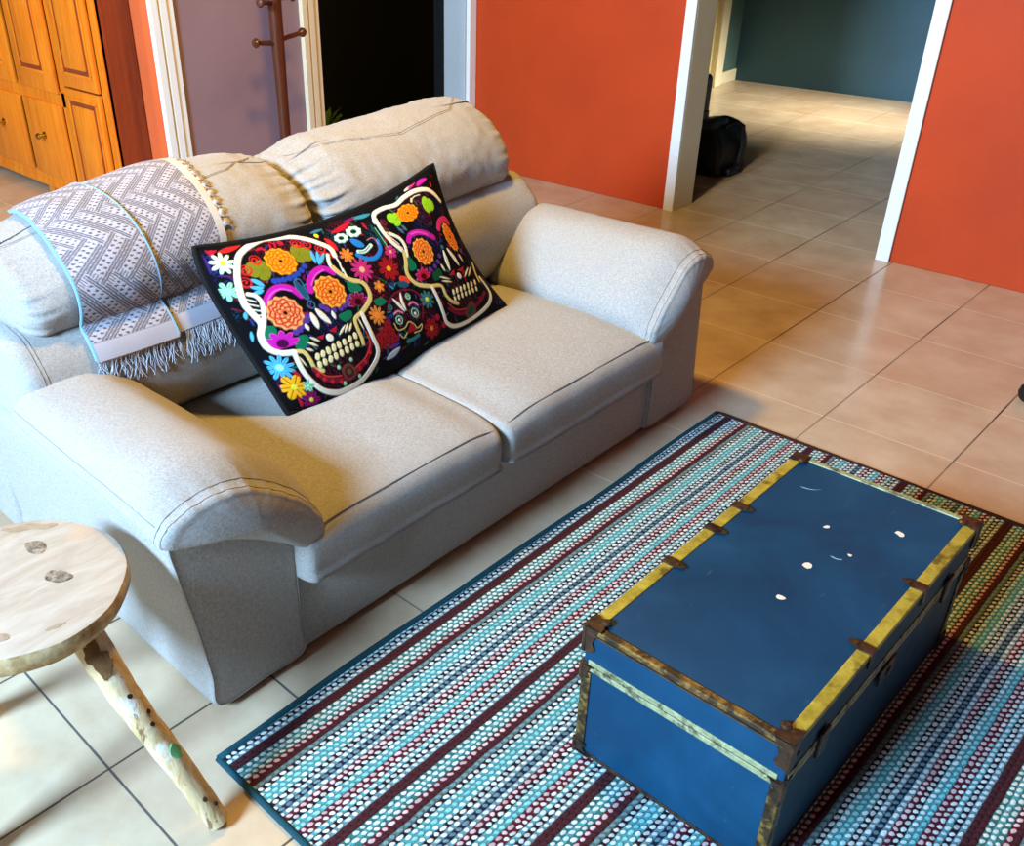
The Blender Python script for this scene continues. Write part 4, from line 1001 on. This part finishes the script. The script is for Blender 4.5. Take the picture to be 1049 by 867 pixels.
SEAMS=[]
YM=3.335   # the sofa mirrors about Y=YM/2
SORG=(-1.9,YM/2,0)
BACK=spline([(-2.10,.650),(-2.035,.685),(-2.005,.745),(-2.020,.812),(-2.075,.872),(-2.16,.915),(-2.27,.930),(-2.37,.905),(-2.42,.83),(-2.42,.72),(-2.36,.655),(-2.22,.635)],192)
LUMB=spline([(-1.990,.395),(-1.950,.465),(-1.948,.56),(-1.985,.645),(-2.06,.692),(-2.2,.70),(-2.34,.66),(-2.38,.5),(-2.34,.38),(-2.1,.365)],72)
def back_ring(u): return BACK
def adj(r):
    r=r.copy(); r[:,0]+=np.clip((.95-r[:,0])/.3,0,1)*np.interp(r[:,1],(0,.3,.48),(-.045,.025,.070)); return r
def build_sofa():
    org=SORG; t=thing('two_seat_sofa','light grey fabric two-seat sofa with puffy arms on the tiled floor','sofa',org)
    fb=M['fabric']
    # base rail, back shell, underside
    m=MB(); m.box(-2.30,-1.378,.96,YM-.96,.022,.262,.012,3); m.build('front_rail',fb,t,org)
    m=MB(); m.box(-2.46,-2.28,.70,YM-.70,.022,.80,.03,4); m.build('back_panel',fb,t,org)
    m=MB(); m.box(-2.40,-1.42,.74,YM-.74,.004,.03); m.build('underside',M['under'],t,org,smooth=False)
    # arms
    for side in (0,1):
        mir=(lambda y:y) if side==0 else (lambda y:YM-y)
        A=spline([(.724,.022),(.715,.12),(.698,.28),(.676,.42),(.668,.500),(.70,.515),(.78,.488),(.87,.44),(.945,.385),(.966,.34),(.968,.20),(.968,.10),(.966,.022),(.85,.018)],90)
        if side: A=adj(A)
        def aring(u,A=A):
            r=A.copy(); r[:,1]+= 0*u; return r
        V,F=cush(aring,-2.40,-1.368,16,(.02,.0),(.014,.002),lambda a,b,c,mir=mir:(c,mir(a),b))
        arm=mesh_from('arm',V,F,fb,t,org,True,50)
        # front panel welt
        w=[(-1.3668,mir(a),b) for a,b in A]
        P=(A-A.mean(0))*.965+A.mean(0)
        seamline('welt',[(-1.3675,mir(a),b) for a,b in P]+[(-1.3675,mir(P[0][0]),P[0][1])],M['seam'],arm,org,.0013)
        # pad draped over the arm
        pf=np.array([(.650,.505),(.655,.535),(.690,.556),(.765,.572),(.850,.556),(.930,.505),(.995,.445),(1.035,.385),(1.036,.345),(.990,.328),(.925,.372),(.85,.425),(.77,.468),(.70,.492)])
        pm=np.array([(.650,.520),(.648,.555),(.690,.592),(.770,.608),(.860,.596),(.940,.552),(1.005,.485),(1.040,.420),(1.030,.360),(.990,.340),(.925,.37),(.85,.42),(.77,.46),(.70,.49)])
        pb=np.array([(.660,.525),(.656,.555),(.695,.588),(.770,.600),(.860,.588),(.940,.545),(1.000,.478),(1.030,.415),(1.020,.365),(.990,.350),(.955,.39),(.90,.46),(.82,.52),(.72,.535)])
        if side: pf,pm,pb=adj(pf),adj(pm),adj(pb)
        def pring(u,pf=pf,pm=pm,pb=pb):
            # u=0 back ... u=1 front
            k=min(1,(1-u)/.16); k=math.sin(k*PI/2)
            q=pf*(1-k)+pm*k
            g=max(0,(1-u)-.3)/.7; q=q*(1-g)+pb*g
            return spline(q,96)
        V,F=cush(pring,-2.03,-1.338,34,(.055,.015),(.020,.020),lambda a,b,c,mir=mir:(c,mir(a),b),None,(.012,1.35,.045))
        V=wrinkle(V,.007,7,.4)
        pad=mesh_from('arm_pad',V,F,fb,arm,org)
        # double-stitched seam round the front roll and one along the outer side
        for dx,off in ((.010,.0005),(.026,.0022)):
            ring=pring(1.-dx/.69); ce=ring.mean(0); k=[ce+(q-ce)*(1.0+off/.2) for q in ring]
            N=len(k); rg=[i for i in range(N)]
            pts=[(-1.338-dx,mir(k[i][0]),k[i][1]) for i in range(0,int(N*.62))]
            SEAMS.append((pts,pad,org))
        pts=[]
        for i in range(30):
            u=i/29; ring=pring(u); q=ring[int(.045*96)]; pts.append((-2.00+u*.625,mir(q[0])-(.003 if side==0 else -.003),q[1]+.002))
        SEAMS.append((pts,pad,org))
    # seat cushions
    SP=spline([(-1.352,.243),(-1.332,.262),(-1.326,.31),(-1.336,.352),(-1.375,.378),(-1.50,.396),(-1.70,.402),(-1.90,.396),(-2.05,.375),(-2.08,.31),(-2.05,.245),(-1.7,.240)],110)
    for k,(a,b) in enumerate(((.962,1.626),(1.629,YM-.962))):
        def sring(u):
            r=SP.copy(); d=min(u,1-u)
            r[:,1]-= (r[:,1]>.33)*np.clip((r[:,1]-.33)/.07,0,1)*.020*math.exp(-(d/.10)**2); return r
        V,F=cush(sring,a,b,36,(.028,.006),(.028,.006),lambda p,q,c:(p,c,q))
        V=wrinkle(V,.005,6,.5)
        s=mesh_from('seat_cushion',V,F,fb,t,org)
        ys=np.linspace(a+.022,b-.022,30)
        seamline('stitching',[(-1.352+.0,y,.3705-.018*math.exp(-(min(y-a,b-y)/.07)**2)) for y in ys],M['seam'],s,org,.0015)
    # lumbar cushions
    for k,(a,b) in enumerate(((.690,1.628),(1.630,2.545))):
        V,F=cush(lambda u:LUMB,a,b,30,(.045,.012),(.045,.012),lambda p,q,c:(p,c,q),(.010,1.1,.06),(.010,1.1,.06))
        V=wrinkle(V,.010,6,.5); lb=mesh_from('lumbar_cushion',V,F,fb,t,org)
        if k==0:
            for y in (a+.050,a+.060): SEAMS.append(([(LUMB[j][0],y,LUMB[j][1]) for j in list(range(4,24))],lb,org))
    # upper back cushions
    for k,(a,b) in enumerate(((.750,1.618),(1.636,2.452))):
        c0,c1=a,b
        def ring(u):
            r=BACK.copy(); ce=r.mean(0)
            z=np.interp(u,*ZT[k]); hi=np.clip((r[:,1]-.66)/.26,0,1); r[:,1]+=z*hi; r[:,0]-=.02*(1-math.sin(PI*u)**.5)*hi*(r[:,0]>-2.2)
            return r
        ZT=(((0,.2,.6,.9,1),(-.065,-.025,.006,-.012,-.030)),((0,.12,.6,.9,1),(-.045,-.015,.0,.008,.005)))
        V,F=cush(ring,c0,c1,46,(.045,.022),(.045,.022),lambda p,q,c:(p,c,q),((.034,.85,.07) if k else (.012,.9,.06)),((.010,.8,.05) if k else (.016,.85,.06)))
        V=wrinkle(V,.012,5,.4); V=wrinkle(V,.0055,15,.7,(1,2.2,1))
        b_=mesh_from('back_cushion',V,F,fb,t,org)
        for off in ((0,.010) if k else (0,.007)):
            pts=[]
            for i in range(46):
                u=i/45; d=min(u,1-u)
                kk=float(np.interp(u,*(((0,.12,.5,.85,1),(.40,.36,.31,.34,.43)) if k else ((0,.3,.5,.8,1),(.36,.33,.31,.34,.42)))))     # fraction along the profile
                r=ring(u); j=kk*192; jj=int(j)%192; fr_=j-int(j)
                q=r[jj]*(1-fr_)+r[(jj+1)%192]*fr_; ce=r.mean(0)
                sh=1.
                pp=ce+(q-ce)*(sh+.012); y=c0+.035+(c1-c0-.065)*u
                pts.append((pp[0]+off*.55,y,pp[1]-off*.8))
            SEAMS.append((pts,b_,org))

def project_seams():
    """drop the back-cushion seams onto the real cushion surface"""
    from mathutils.bvhtree import BVHTree
    for pts,o,org in SEAMS:
        me=o.data; tr=BVHTree.FromPolygons([v.co for v in me.vertices],[p.vertices for p in me.polygons])
        q=[]
        for p in pts:
            loc,nor,i,d=tr.find_nearest(Vector(p)-Vector(org)); q.append(loc+nor*.0001+Vector(org))
        seamline('stitching',q,M['seam'],o,org,.0012)

# ---------------------------------------------------------------- embroidered pillow
PAL=dict(black=(10,10,14),cream=(244,236,214),creamy=(236,222,178),gold2=(226,200,120),navy=(30,38,96),navyl=(40,52,110),teald=(18,70,90),maroond=(96,16,38),maroon=(128,24,48),crimson=(190,24,48),crimsonr=(176,26,34),
 red=(214,36,36),redb=(232,66,46),purple=(92,56,150),purpled=(60,34,110),whitegreen=(226,244,214),yellow=(232,222,60),mint=(160,226,180),mintw=(206,240,226),aqua=(80,180,200),olive=(132,132,30),olived=(90,96,40),gold=(250,166,24),
 sky=(84,184,228),skyd=(60,120,150),blue=(40,70,170),magenta=(204,30,170),magl=(236,90,200),green=(16,116,80),greenk=(20,78,50),tealblue=(26,86,110),tealb=(50,140,160),tealg=(60,130,128),peach=(250,170,104),peach2=(250,176,66),
 tooth=(244,228,170),brown=(110,60,50),amber=(248,176,30),plum=(140,20,90),orange=(244,140,50),pink=(222,50,130),pinkl=(232,130,160),pinkw=(246,210,220),peachc=(252,190,130),azure=(40,130,210),silver=(190,206,220),lime=(150,214,40))
def paint_pillow(W,H,nu,nv):
    X,Y=np.meshgrid(np.linspace(0,W,nu),np.linspace(0,H,nv)); px=W/nu
    I=np.zeros((nv,nu,3)); I[:]=lin(PAL['black'])
    r_=random.Random(5)
    def put(mask,col):
        c=lin(PAL[col]) if isinstance(col,str) else col
        I[:]=I*(1-mask[...,None])+np.array(c)*mask[...,None]
    aa=lambda d:np.clip(.5-d/px*.8,0,1)      # signed distance -> coverage
    def seg(pts,w,taper=False):
        w=w*.88
        D=np.full(X.shape,9.); n=len(pts); T=len(pts)-1
        if n>2: P=spline(np.array(pts),max(8,6*n),False)
        else: P=np.array(pts)
        m=len(P)-1
        for i in range(m):
            a,b=P[i],P[i+1]; ab=b-a; l=max((ab**2).sum(),1e-12)
            t=np.clip(((X-a[0])*ab[0]+(Y-a[1])*ab[1])/l,0,1)
            d=np.hypot(X-a[0]-t*ab[0],Y-a[1]-t*ab[1])
            g=(i+t)/m
            ww=w/2*(np.sin(np.pi*np.clip(g*.92+.06,0,1))**.7 if taper else 1.)
            D=np.minimum(D,d-ww)
        return D
    def inpoly(pts):
        P=spline(np.array(pts),len(pts)*6) if len(pts)>3 else np.array(pts)
        ins=np.zeros(X.shape,bool); n=len(P); j=n-1
        for i in range(n):
            (xi,yi),(xj,yj)=P[i],P[j]
            c=((yi>Y)!=(yj>Y))&(X<(xj-xi)*(Y-yi)/((yj-yi) or 1e-9)+xi); ins^=c; j=i
        return ins.astype(float)
    def polar(c,sx=1.,sy=1.):
        dx=(X-c[0])/sx; dy=(Y-c[1])/sy; return np.hypot(dx,dy),np.arctan2(dy,dx)
    dark=lambda col,k:tuple(v*k for v in lin(PAL[col]))
    for _ in range(420):
        x,y,a,L=r_.uniform(.02,W-.02),r_.uniform(.02,H-.02),r_.uniform(0,PI),r_.uniform(.006,.014); cc=r_.choice(['crimson','maroon','maroon','purple','tealg','navyl','blue','green','plum','greenk'])
        sl=(slice(max(0,int((y-.03)/H*nv)),int((y+.03)/H*nv)),slice(max(0,int((x-.03)/W*nu)),int((x+.03)/W*nu))); XX,YY=X[sl],Y[sl]
        p=np.array((x,y)); q=np.array((math.cos(a),math.sin(a)))*L; t=((XX-x)*q[0]+(YY-y)*q[1])/L/L; d=np.abs(-(XX-x)*q[1]+(YY-y)*q[0])/L
        mk=np.clip(.5-(d-.0022*np.sqrt(np.clip(1-t*t,0,1)))/px*.8,0,1)*(abs(t)<1); I[sl]=I[sl]*(1-mk[...,None])+np.array(lin(PAL[cc]))*.75*mk[...,None]
    for m in MOTIFS:
        k=m[0]
        if k in('line','tline'): put(aa(seg(m[1],m[2],k=='tline')),m[3])
        elif k=='poly': put(inpoly(m[1]),m[3])
        elif k=='disc':
            R,A=polar(m[1]); 
            if m[2]>.014:   # soft patches of dense little leaves on the dark ground
                q=np.clip(1.2-R/m[2],0,1)*(np.sin(X*420+Y*160+np.sin(Y*300)*2)*np.sin(Y*390-X*120)>.15); put(q,m[3])
            else: put(aa(R-m[2]),m[3])
        elif k=='ring': R,A=polar(m[1]); put(aa(abs(R-m[2])-.0014),m[3])
        elif k=='ellring':
            R,A=polar(m[1],1.25,.85); put(aa(R-m[2]*(1+.06*np.cos(8*A))),m[3]); put(aa(R-m[2]*.42),'greenk'); put(aa(R-m[2]*.2),'black')
        elif k=='daisy':
            R,A=polar(m[1]); n=m[5]; p=abs(np.cos(A*n/2)); put(aa((R-m[2]*(.30+.70*p**.7))*.8),m[3])
            g=np.clip(1-abs(np.sin(A*n/2))*7,0,1)*0
            put(aa(abs(((A*n/2/np.pi+.5)%1)-.5)*R*2*np.pi/n-.0006)*(R>m[2]*.35)*(R<m[2]),dark(m[3],.25)); put(aa(R-m[2]*.24),m[4])
        elif k=='flower':
            R,A=polar(m[1]); n=m[5]; p=abs(np.cos(A*n/2+.3)); put(aa((R-m[2]*(.42+.58*p**.55))*.8),m[3])
            put(aa(abs((((A*n/2+.3)/np.pi+.5)%1)-.5)*R*2*np.pi/n-.0010)*(R>m[2]*.2)*(R<m[2]*1.1),dark(m[3],.15)); put(aa(R-m[2]*.22),m[4])
        elif k=='rose':
            sx,sy=(m[4],m[5]) if len(m)>5 else (1,1); R,A=polar(m[1],sx,sy); r=m[2]
            edge=r*(1+.055*np.cos(12*A)); put(aa(R-edge-.0012),(.01,.004,.004)); put(aa(R-edge),m[3])
            inner={'gold':(226,104,16),'peach':(212,58,30),'peach2':(226,84,20)}[m[3]]; ci=lin(inner)
            for f_,n in ((.80,10),(.58,8),(.38,6)):
                rr=r*(f_+.06*np.cos(n*A+f_*9)); put(aa(abs(R-rr)-r*.062),ci)
                put(aa(abs((((A*n/2)/np.pi+f_)%1)-.5)*R*2*np.pi/n-.0009)*(R<r*f_)*(R>r*(f_-.2)),ci)
            put(aa(abs((((A*12/2)/np.pi)%1)-.5)*R*2*np.pi/12-.0007)*(R<r*1.02)*(R>r*.82),lin((240,130,40)))
            put(aa(R-r*.26)*.6,ci); put(aa(R-r*.12),(.02,.0,.0))
        elif k=='swirl':
            R,A=polar(m[1]); r=m[2]; s=((R/r*1.6-A/(2*np.pi))%1); put((abs(s-.5)<.22)*(R<r)*1.,m[3]); put(aa(abs(R-r)-.0012),m[3])
        elif k=='leaf2':
            a=math.radians(m[4]) ; R,A=polar(m[1]); B=A+a; p=abs(np.cos(B*1.5))**.5; put(aa(R-m[2]*(.55+.5*p*np.cos(B/2)**2)),m[3]); put(aa(abs(np.sin(B*3))*R-.0008)*(R<m[2]*.8),dark(m[3],.35))
        elif k in('lotus','lotus2'):
            R,A=polar(m[1],1.25,1.); up=(Y>m[1][1]-m[2]*.35); p=abs(np.cos(A*5)); put(aa(R-m[2]*(.62+.38*p))*up,m[3]); put(aa(abs(R-m[2]*(.62+.38*p))-.001)*up,'magl'); put(aa(R-m[2]*.34)*up,dark(m[3],.12))
    # black velvet border with soft corners
    d=np.minimum(np.minimum(X,W-X),np.minimum(Y,H-Y)); put(np.clip((.012-d)/.003,0,1),'black')
    return np.clip(I,0,1)
def colour_attr(me,C):
    a=me.color_attributes.new('pattern','FLOAT_COLOR','POINT'); c=np.ones((len(me.vertices),4),np.float32); c[:,:3]=C; a.data.foreach_set('color',c.ravel())
def grid_mesh(name,P,mat,parent,org):
    nv,nu=P.shape[:2]; V=(P-np.array(org)).reshape(-1,3).astype(np.float32)
    i=np.arange(nv-1)[:,None]*nu+np.arange(nu-1)[None]; F=np.stack([i,i+1,i+nu+1,i+nu],-1).reshape(-1,4)
    me=bpy.data.meshes.new(name); me.vertices.add(len(V)); me.vertices.foreach_set('co',V.ravel())
    me.loops.add(F.size); me.loops.foreach_set('vertex_index',F.ravel().astype(np.int32)); me.polygons.add(len(F))
    me.polygons.foreach_set('loop_start',np.arange(0,F.size,4,dtype=np.int32)); me.update(calc_edges=True)
    me.polygons.foreach_set('use_smooth',[True]*len(F)); me.validate()
    return newobj(name,me,parent,[mat]),me
def build_pillow():
    org=(-1.80,1.70,.40); t=thing('embroidered_pillow','long black pillow embroidered with colourful sugar skulls and flowers on the seat','pillow',org)
    W,H=.93,.48; nu,nv=520,270
    U,V=np.meshgrid(np.linspace(0,1,nu),np.linspace(0,1,nv))
    P=pillow_surface(U,V,1.)
    # stitched relief
    I=paint_pillow(W,H,nu,nv)
    lum=I.mean(-1); P[...,0]+=.0012*lum; P[...,2]+=.001*lum
    o,me=grid_mesh('embroidered_front',P,M['embroid'],t,org); colour_attr(me,I.reshape(-1,3))
    U,V=np.meshgrid(np.linspace(0,1,60),np.linspace(0,1,36)); grid_mesh('velvet_back',pillow_surface(U,V,-1.)[:,::-1],M['velvet'],t,org)
    # piping round the edge
    L=[(x,0) for x in np.linspace(0,1,60)]+[(1,y) for y in np.linspace(0,1,36)[1:]]+[(x,1) for x in np.linspace(1,0,60)[1:]]+[(0,y) for y in np.linspace(1,0,36)[1:-1]]
    pts=[tuple((pillow_surface(a,b,1.)+pillow_surface(a,b,-1.))/2) for a,b in L]
    m=MB(); m.tube(pts,.0085,10,True); m.build('piping',M['velvet'],t,org)
# ---------------------------------------------------------------- woven throw over the left back cushion
def weave_colour(u,v,tone):
    """u across, v along (metres): interlaced diagonal bands with double grey lines and rows of small dashes"""
    W=.046; c=math.sqrt(.5); a=(u*1.08-v*.92)*c/W+40; b=(u*.92+v*1.08)*c/W+40
    i=np.floor(a).astype(int); j=np.floor(b).astype(int); fa=a-i; fb=b-j; k=(i-j)%6
    hor=k<3
    s=np.where(hor,k+fa,5-k+fb); t=np.where(hor,fb,fa)
    base=np.array(lin((186,180,188))); line=np.array(lin((112,106,112))); dash=np.array(lin((92,84,92)))
    C=np.empty(u.shape+(3,)); C[:]=base
    ln=((abs(t-.07)<.05)|(abs(t-.20)<.045)|(abs(t-.80)<.045)|(abs(t-.93)<.05))&(s>.04)&(s<2.96)
    C[ln]=line
    en=(s<.32)&(abs(((t*7)%1)-.5)<.22)&(t>.2)&(t<.8); C[en]=line
    q=(s*3.0)%1
    d1=(abs(q-.5-(t-.36)*1.6)<.20)&(abs(t-.38)<.075); d2=(abs(q-.5-(t-.62)*1.6)<.20)&(abs(t-.62)<.075)
    C[(d1|d2)&(s>.4)&(s<2.85)]=dash
    return C*tone
def build_throw():
    from mathutils.bvhtree import BVHTree
    org=(-2.15,1.09,.92); t=thing('woven_throw','white and grey woven throw with fringe draped over the left sofa back','throw',org)
    Vs=[];Fs=[]
    for o in list(COL.objects):
        if o.parent and o.parent.name.startswith('two_seat_sofa') and o.name.split('.')[0] in('back_cushion','lumbar_cushion','back_panel'):
            n=len(Vs); Vs+=[tuple(v.co+Vector(SORG)) for v in o.data.vertices]; Fs+=[tuple(n+i for i in p.vertices) for p in o.data.polygons]
    tr=BVHTree.FromPolygons(Vs,Fs)
    def hit(o,d,fallback):
        h=tr.ray_cast(Vector(o),Vector(d).normalized()); return np.array(h[0]) if h[0] is not None else np.array(fallback)
    def drape(yl0,yl1,yr0,yr1,zl,zr,off,th0,nu_,nv_):
        """coarse drape; y edges at top/bottom, z of the bottom hem at both sides"""
        n=26; A=40; B=26; G=np.zeros((A+B,n,3))
        for i in range(A+B):
            for j in range(n):
                f=j/(n-1); g=i/(A+B-1); y=(yl0*(1-g)+yl1*g)*(1-f)+(yr0*(1-g)+yr1*g)*f
                if i<A:
                    th=math.radians(th0*(1-i/(A-1))+0*(i/(A-1))); c=Vector((-2.20,y,.80)); d=Vector((math.cos(th),0,math.sin(th)))
                    G[i,j]=hit(c+d*.5,-d,c+d*.15)
                else:
                    ze=zl*(1-f)+zr*f; z=.80+(ze-.80)*(i-A+1)/B; G[i,j]=hit((-1.5,y,z),(-1,0,0),(-1.96,y,z))
        for _ in range(5):
            S=G.copy(); S[1:-1]=(G[:-2]+2*G[1:-1]+G[2:])/4; S[-1]=G[-1]; G=S; S=G.copy(); S[:,1:-1]=(G[:,:-2]+2*G[:,1:-1]+G[:,2:])/4; G=S
        # never sink into the cushion
        du=np.gradient(G,axis=1); dv=np.gradient(G,axis=0); N=np.cross(du,dv); N/=np.linalg.norm(N,axis=-1,keepdims=True)+1e-9
        if (N[A+5,5,0])<0: N=-N
        G=G+N*off
        L=np.concatenate([[0],np.cumsum(np.linalg.norm(np.diff(G[:,n//2],axis=0),axis=1))])
        ii=np.interp(np.linspace(0,L[-1],nv_),L,np.arange(A+B)); jj=np.linspace(0,n-1,nu_)
        def samp(G):
            i0=np.clip(np.floor(ii).astype(int),0,A+B-2); fi=(ii-i0)[:,None,None]; j0=np.clip(np.floor(jj).astype(int),0,n-2); fj=(jj-j0)[None,:,None]
            return (G[i0][:,j0]*(1-fi)*(1-fj)+G[i0+1][:,j0]*fi*(1-fj)+G[i0][:,j0+1]*(1-fi)*fj+G[i0+1][:,j0+1]*fi*fj)
        return samp(G),samp(N),L[-1]
    def sheet(name,P,N,u0,width,length,v0,edge=None,right=None):
        nv_,nu_=P.shape[:2]; uu,vv=np.meshgrid(np.linspace(u0,u0+width,nu_),np.linspace(v0,v0+length,nv_))
        C=weave_colour(uu,vv,1.)
        rv=(v0+length)-vv; hem=rv<.045; C[hem]=lin((184,178,186)); C[abs(rv-.045)<.0016]=lin((150,144,148))
        if right: C[(u0+width-uu)<.026]=lin((206,198,190))
        if edge is not None: C[(uu-u0)<.006]=lin((130,168,192))
        lum=C.mean(-1,keepdims=True); P=P+N*(.0012*lum)
        o,me=grid_mesh(name,P,M['weave'],t,org); colour_attr(me,C.reshape(-1,3))
        s=o.modifiers.new('thick','SOLIDIFY'); s.thickness=.003; s.offset=-1 if True else 1
        return o
    P1,N1,L1=drape(.985,1.04,1.345,1.275,.607,.610,.007,150,170,300); lo=sheet('lower_layer',P1,N1,.10,.34,L1,.0,None,True)
    P2,N2,L2=drape(.895,.868,1.075,1.092,.606,.600,.013,150,100,300); up=sheet('upper_layer',P2,N2,.0,.20,L2,.0,True,None)
    # rolled blue selvedges of the upper layer and its folded right-hand edge
    for col,j,r in ((P2,0,.0028),(P2,-1,.0046)):
        m=MB(); q=[tuple(p) for p in col[8::6,j]]; m.tube(q,r,8); m.build('selvedge',M['throwedge'],up,org)
    # crocheted lace strip on the right-hand edge
    V=[];F=[]; E=P1[6:190:3,-1]; NN=N1[6:190:3,-1]; n=len(E)
    for k in range(n):
        w=.020+.007*abs(math.sin(k*.55)); 
        for a,f in enumerate((0,.5,1.)): V.append(E[k]+np.array((0,w*f,-.10*w*f))+NN[k]*(.003*math.sin(k*1.3+a)-.004*f+.002))
    for k in range(n-1):
        for a in range(2): F.append((k*3+a,k*3+a+1,(k+1)*3+a+1,(k+1)*3+a))
    lace=mesh_from('lace_edge',V,F,M['fringe'],lo,org); s=lace.modifiers.new('thick','SOLIDIFY'); s.thickness=.004
    m=MB()
    for k in range(0,n,2):
        e=Vector(E[k]); w=.026; m.tube([e,e+Vector((0,w*.5,.001)),e+Vector((0,w,-.006)),e+Vector((0,w*1.2,-.016))],.0016,5)
    m.build('lace_loops',M['fringe'],lo,org)
    # knotted fringe under the hem
    rr=random.Random(11)
    def fringe(P,par,j0,j1,cnt,Lmin,Lmax):
        m=MB(); nu_=P.shape[1]
        for k in range(cnt):
            j=int((j0+(j1-j0)*(k+rr.random()*.6)/cnt)*(nu_-1)); j=min(j,nu_-1); b=P[-1,j]; L=rr.uniform(Lmin,Lmax); dy=rr.uniform(-.022,.022); pts=[]
            ph=rr.uniform(0,6.28); pts.append(Vector(b)+Vector((0,0,.004)))
            for s in range(1,6):
                f=s/5; y=b[1]+dy*f+.005*math.sin(ph+f*5); z=b[2]-L*f; h=hit((-1.5,y,z),(-1,0,0),(-1.95,y,z)); pts.append(Vector((h[0]+.004+.003*rr.random(),y,z)))
            m.tube(pts,[.0020,.0016,.0014,.0013,.0012,.0010],5)
        return m.build('fringe',M['fringe'],par,org)
    fringe(P2,up,.02,.98,80,.030,.075); fringe(P1,lo,.32,.98,90,.045,.085)
# ---------------------------------------------------------------- light, sky, camera
def area(name,loc,target,sx,sy,power,col,spread=None):
    l=bpy.data.lights.new(name,'AREA'); l.shape='RECTANGLE'; l.size=sx; l.size_y=sy; l.energy=power; l.color=col
    if spread: l.spread=math.radians(spread)
    o=bpy.data.objects.new(name,l); COL.objects.link(o); o.location=loc
    o.rotation_euler=(Vector(target)-Vector(loc)).to_track_quat('-Z','Y').to_euler(); return o
def build_light():
    w=bpy.data.worlds.new('world'); SC.world=w; w.use_nodes=True
    bg=w.node_tree.nodes['Background']; bg.inputs[0].default_value=(.93,.96,1.,1); bg.inputs[1].default_value=WORLD
    area('window_daylight',(-1.45,-3.45,3.0),(-1.6,1.8,.35),1.5,1.0,COOL,(.40,.67,1.))
    l=bpy.data.lights.new('ceiling_lamp','POINT'); l.energy=WARM; l.color=(1.,.60,.09); l.shadow_soft_size=.12
    o=bpy.data.objects.new('ceiling_lamp',l); COL.objects.link(o); o.location=LAMP
    area('right_fill',(.3,3.4,2.6),(-.6,3.2,0),1.0,1.0,FILL_R,(1.,.80,.62))  # fill light added on the right, turned almost off
    area('far_window',(.46,6.95,2.0),(-3.0,6.95,0.0),.7,.35,FARW,(1.,.99,.84),26)
    l=bpy.data.lights.new('side_room_fill','POINT'); l.energy=SIDE; l.color=(1.,.88,.66); l.shadow_soft_size=.15  # unseen fill light added to brighten the wardrobe front
    o=bpy.data.objects.new('side_room_fill',l); COL.objects.link(o); o.location=(-5.6,.2,2.2)
def build_camera():
    cd=bpy.data.cameras.new('camera'); cam=bpy.data.objects.new('camera',cd); COL.objects.link(cam); SC.camera=cam
    cd.sensor_fit='HORIZONTAL'; cd.sensor_width=36; cd.lens=977.412/1049*36; cd.shift_x=(524.5-401.498)/1049; cd.clip_start=.05
    Rm=Matrix(((.69125884,-.34588759,.63444699),(.72199499,.3667368,-.58670892),(-.02973973,.86363528,.50323916)))
    mw=Rm.to_4x4(); mw.translation=Vector((0,0,1.6)); cam.matrix_world=mw
def main():
    build_materials(); build_room(); build_cabinet(); build_rack(); build_bags(); build_stool(); build_rug(); build_trunk(); build_sofa(); project_seams(); build_pillow(); build_throw(); build_light(); build_camera()
    v=SC.view_settings; v.view_transform='Standard'; v.look='None'; v.gamma=1.; v.use_curve_mapping=False; v.exposure=EXPO
WORLD=.055; COOL=1000; WARM=225; FILL_R=0.01; FARW=16; SIDE=95; EXPO=.06; LAMP=(-2.0,1.75,2.75)
main()
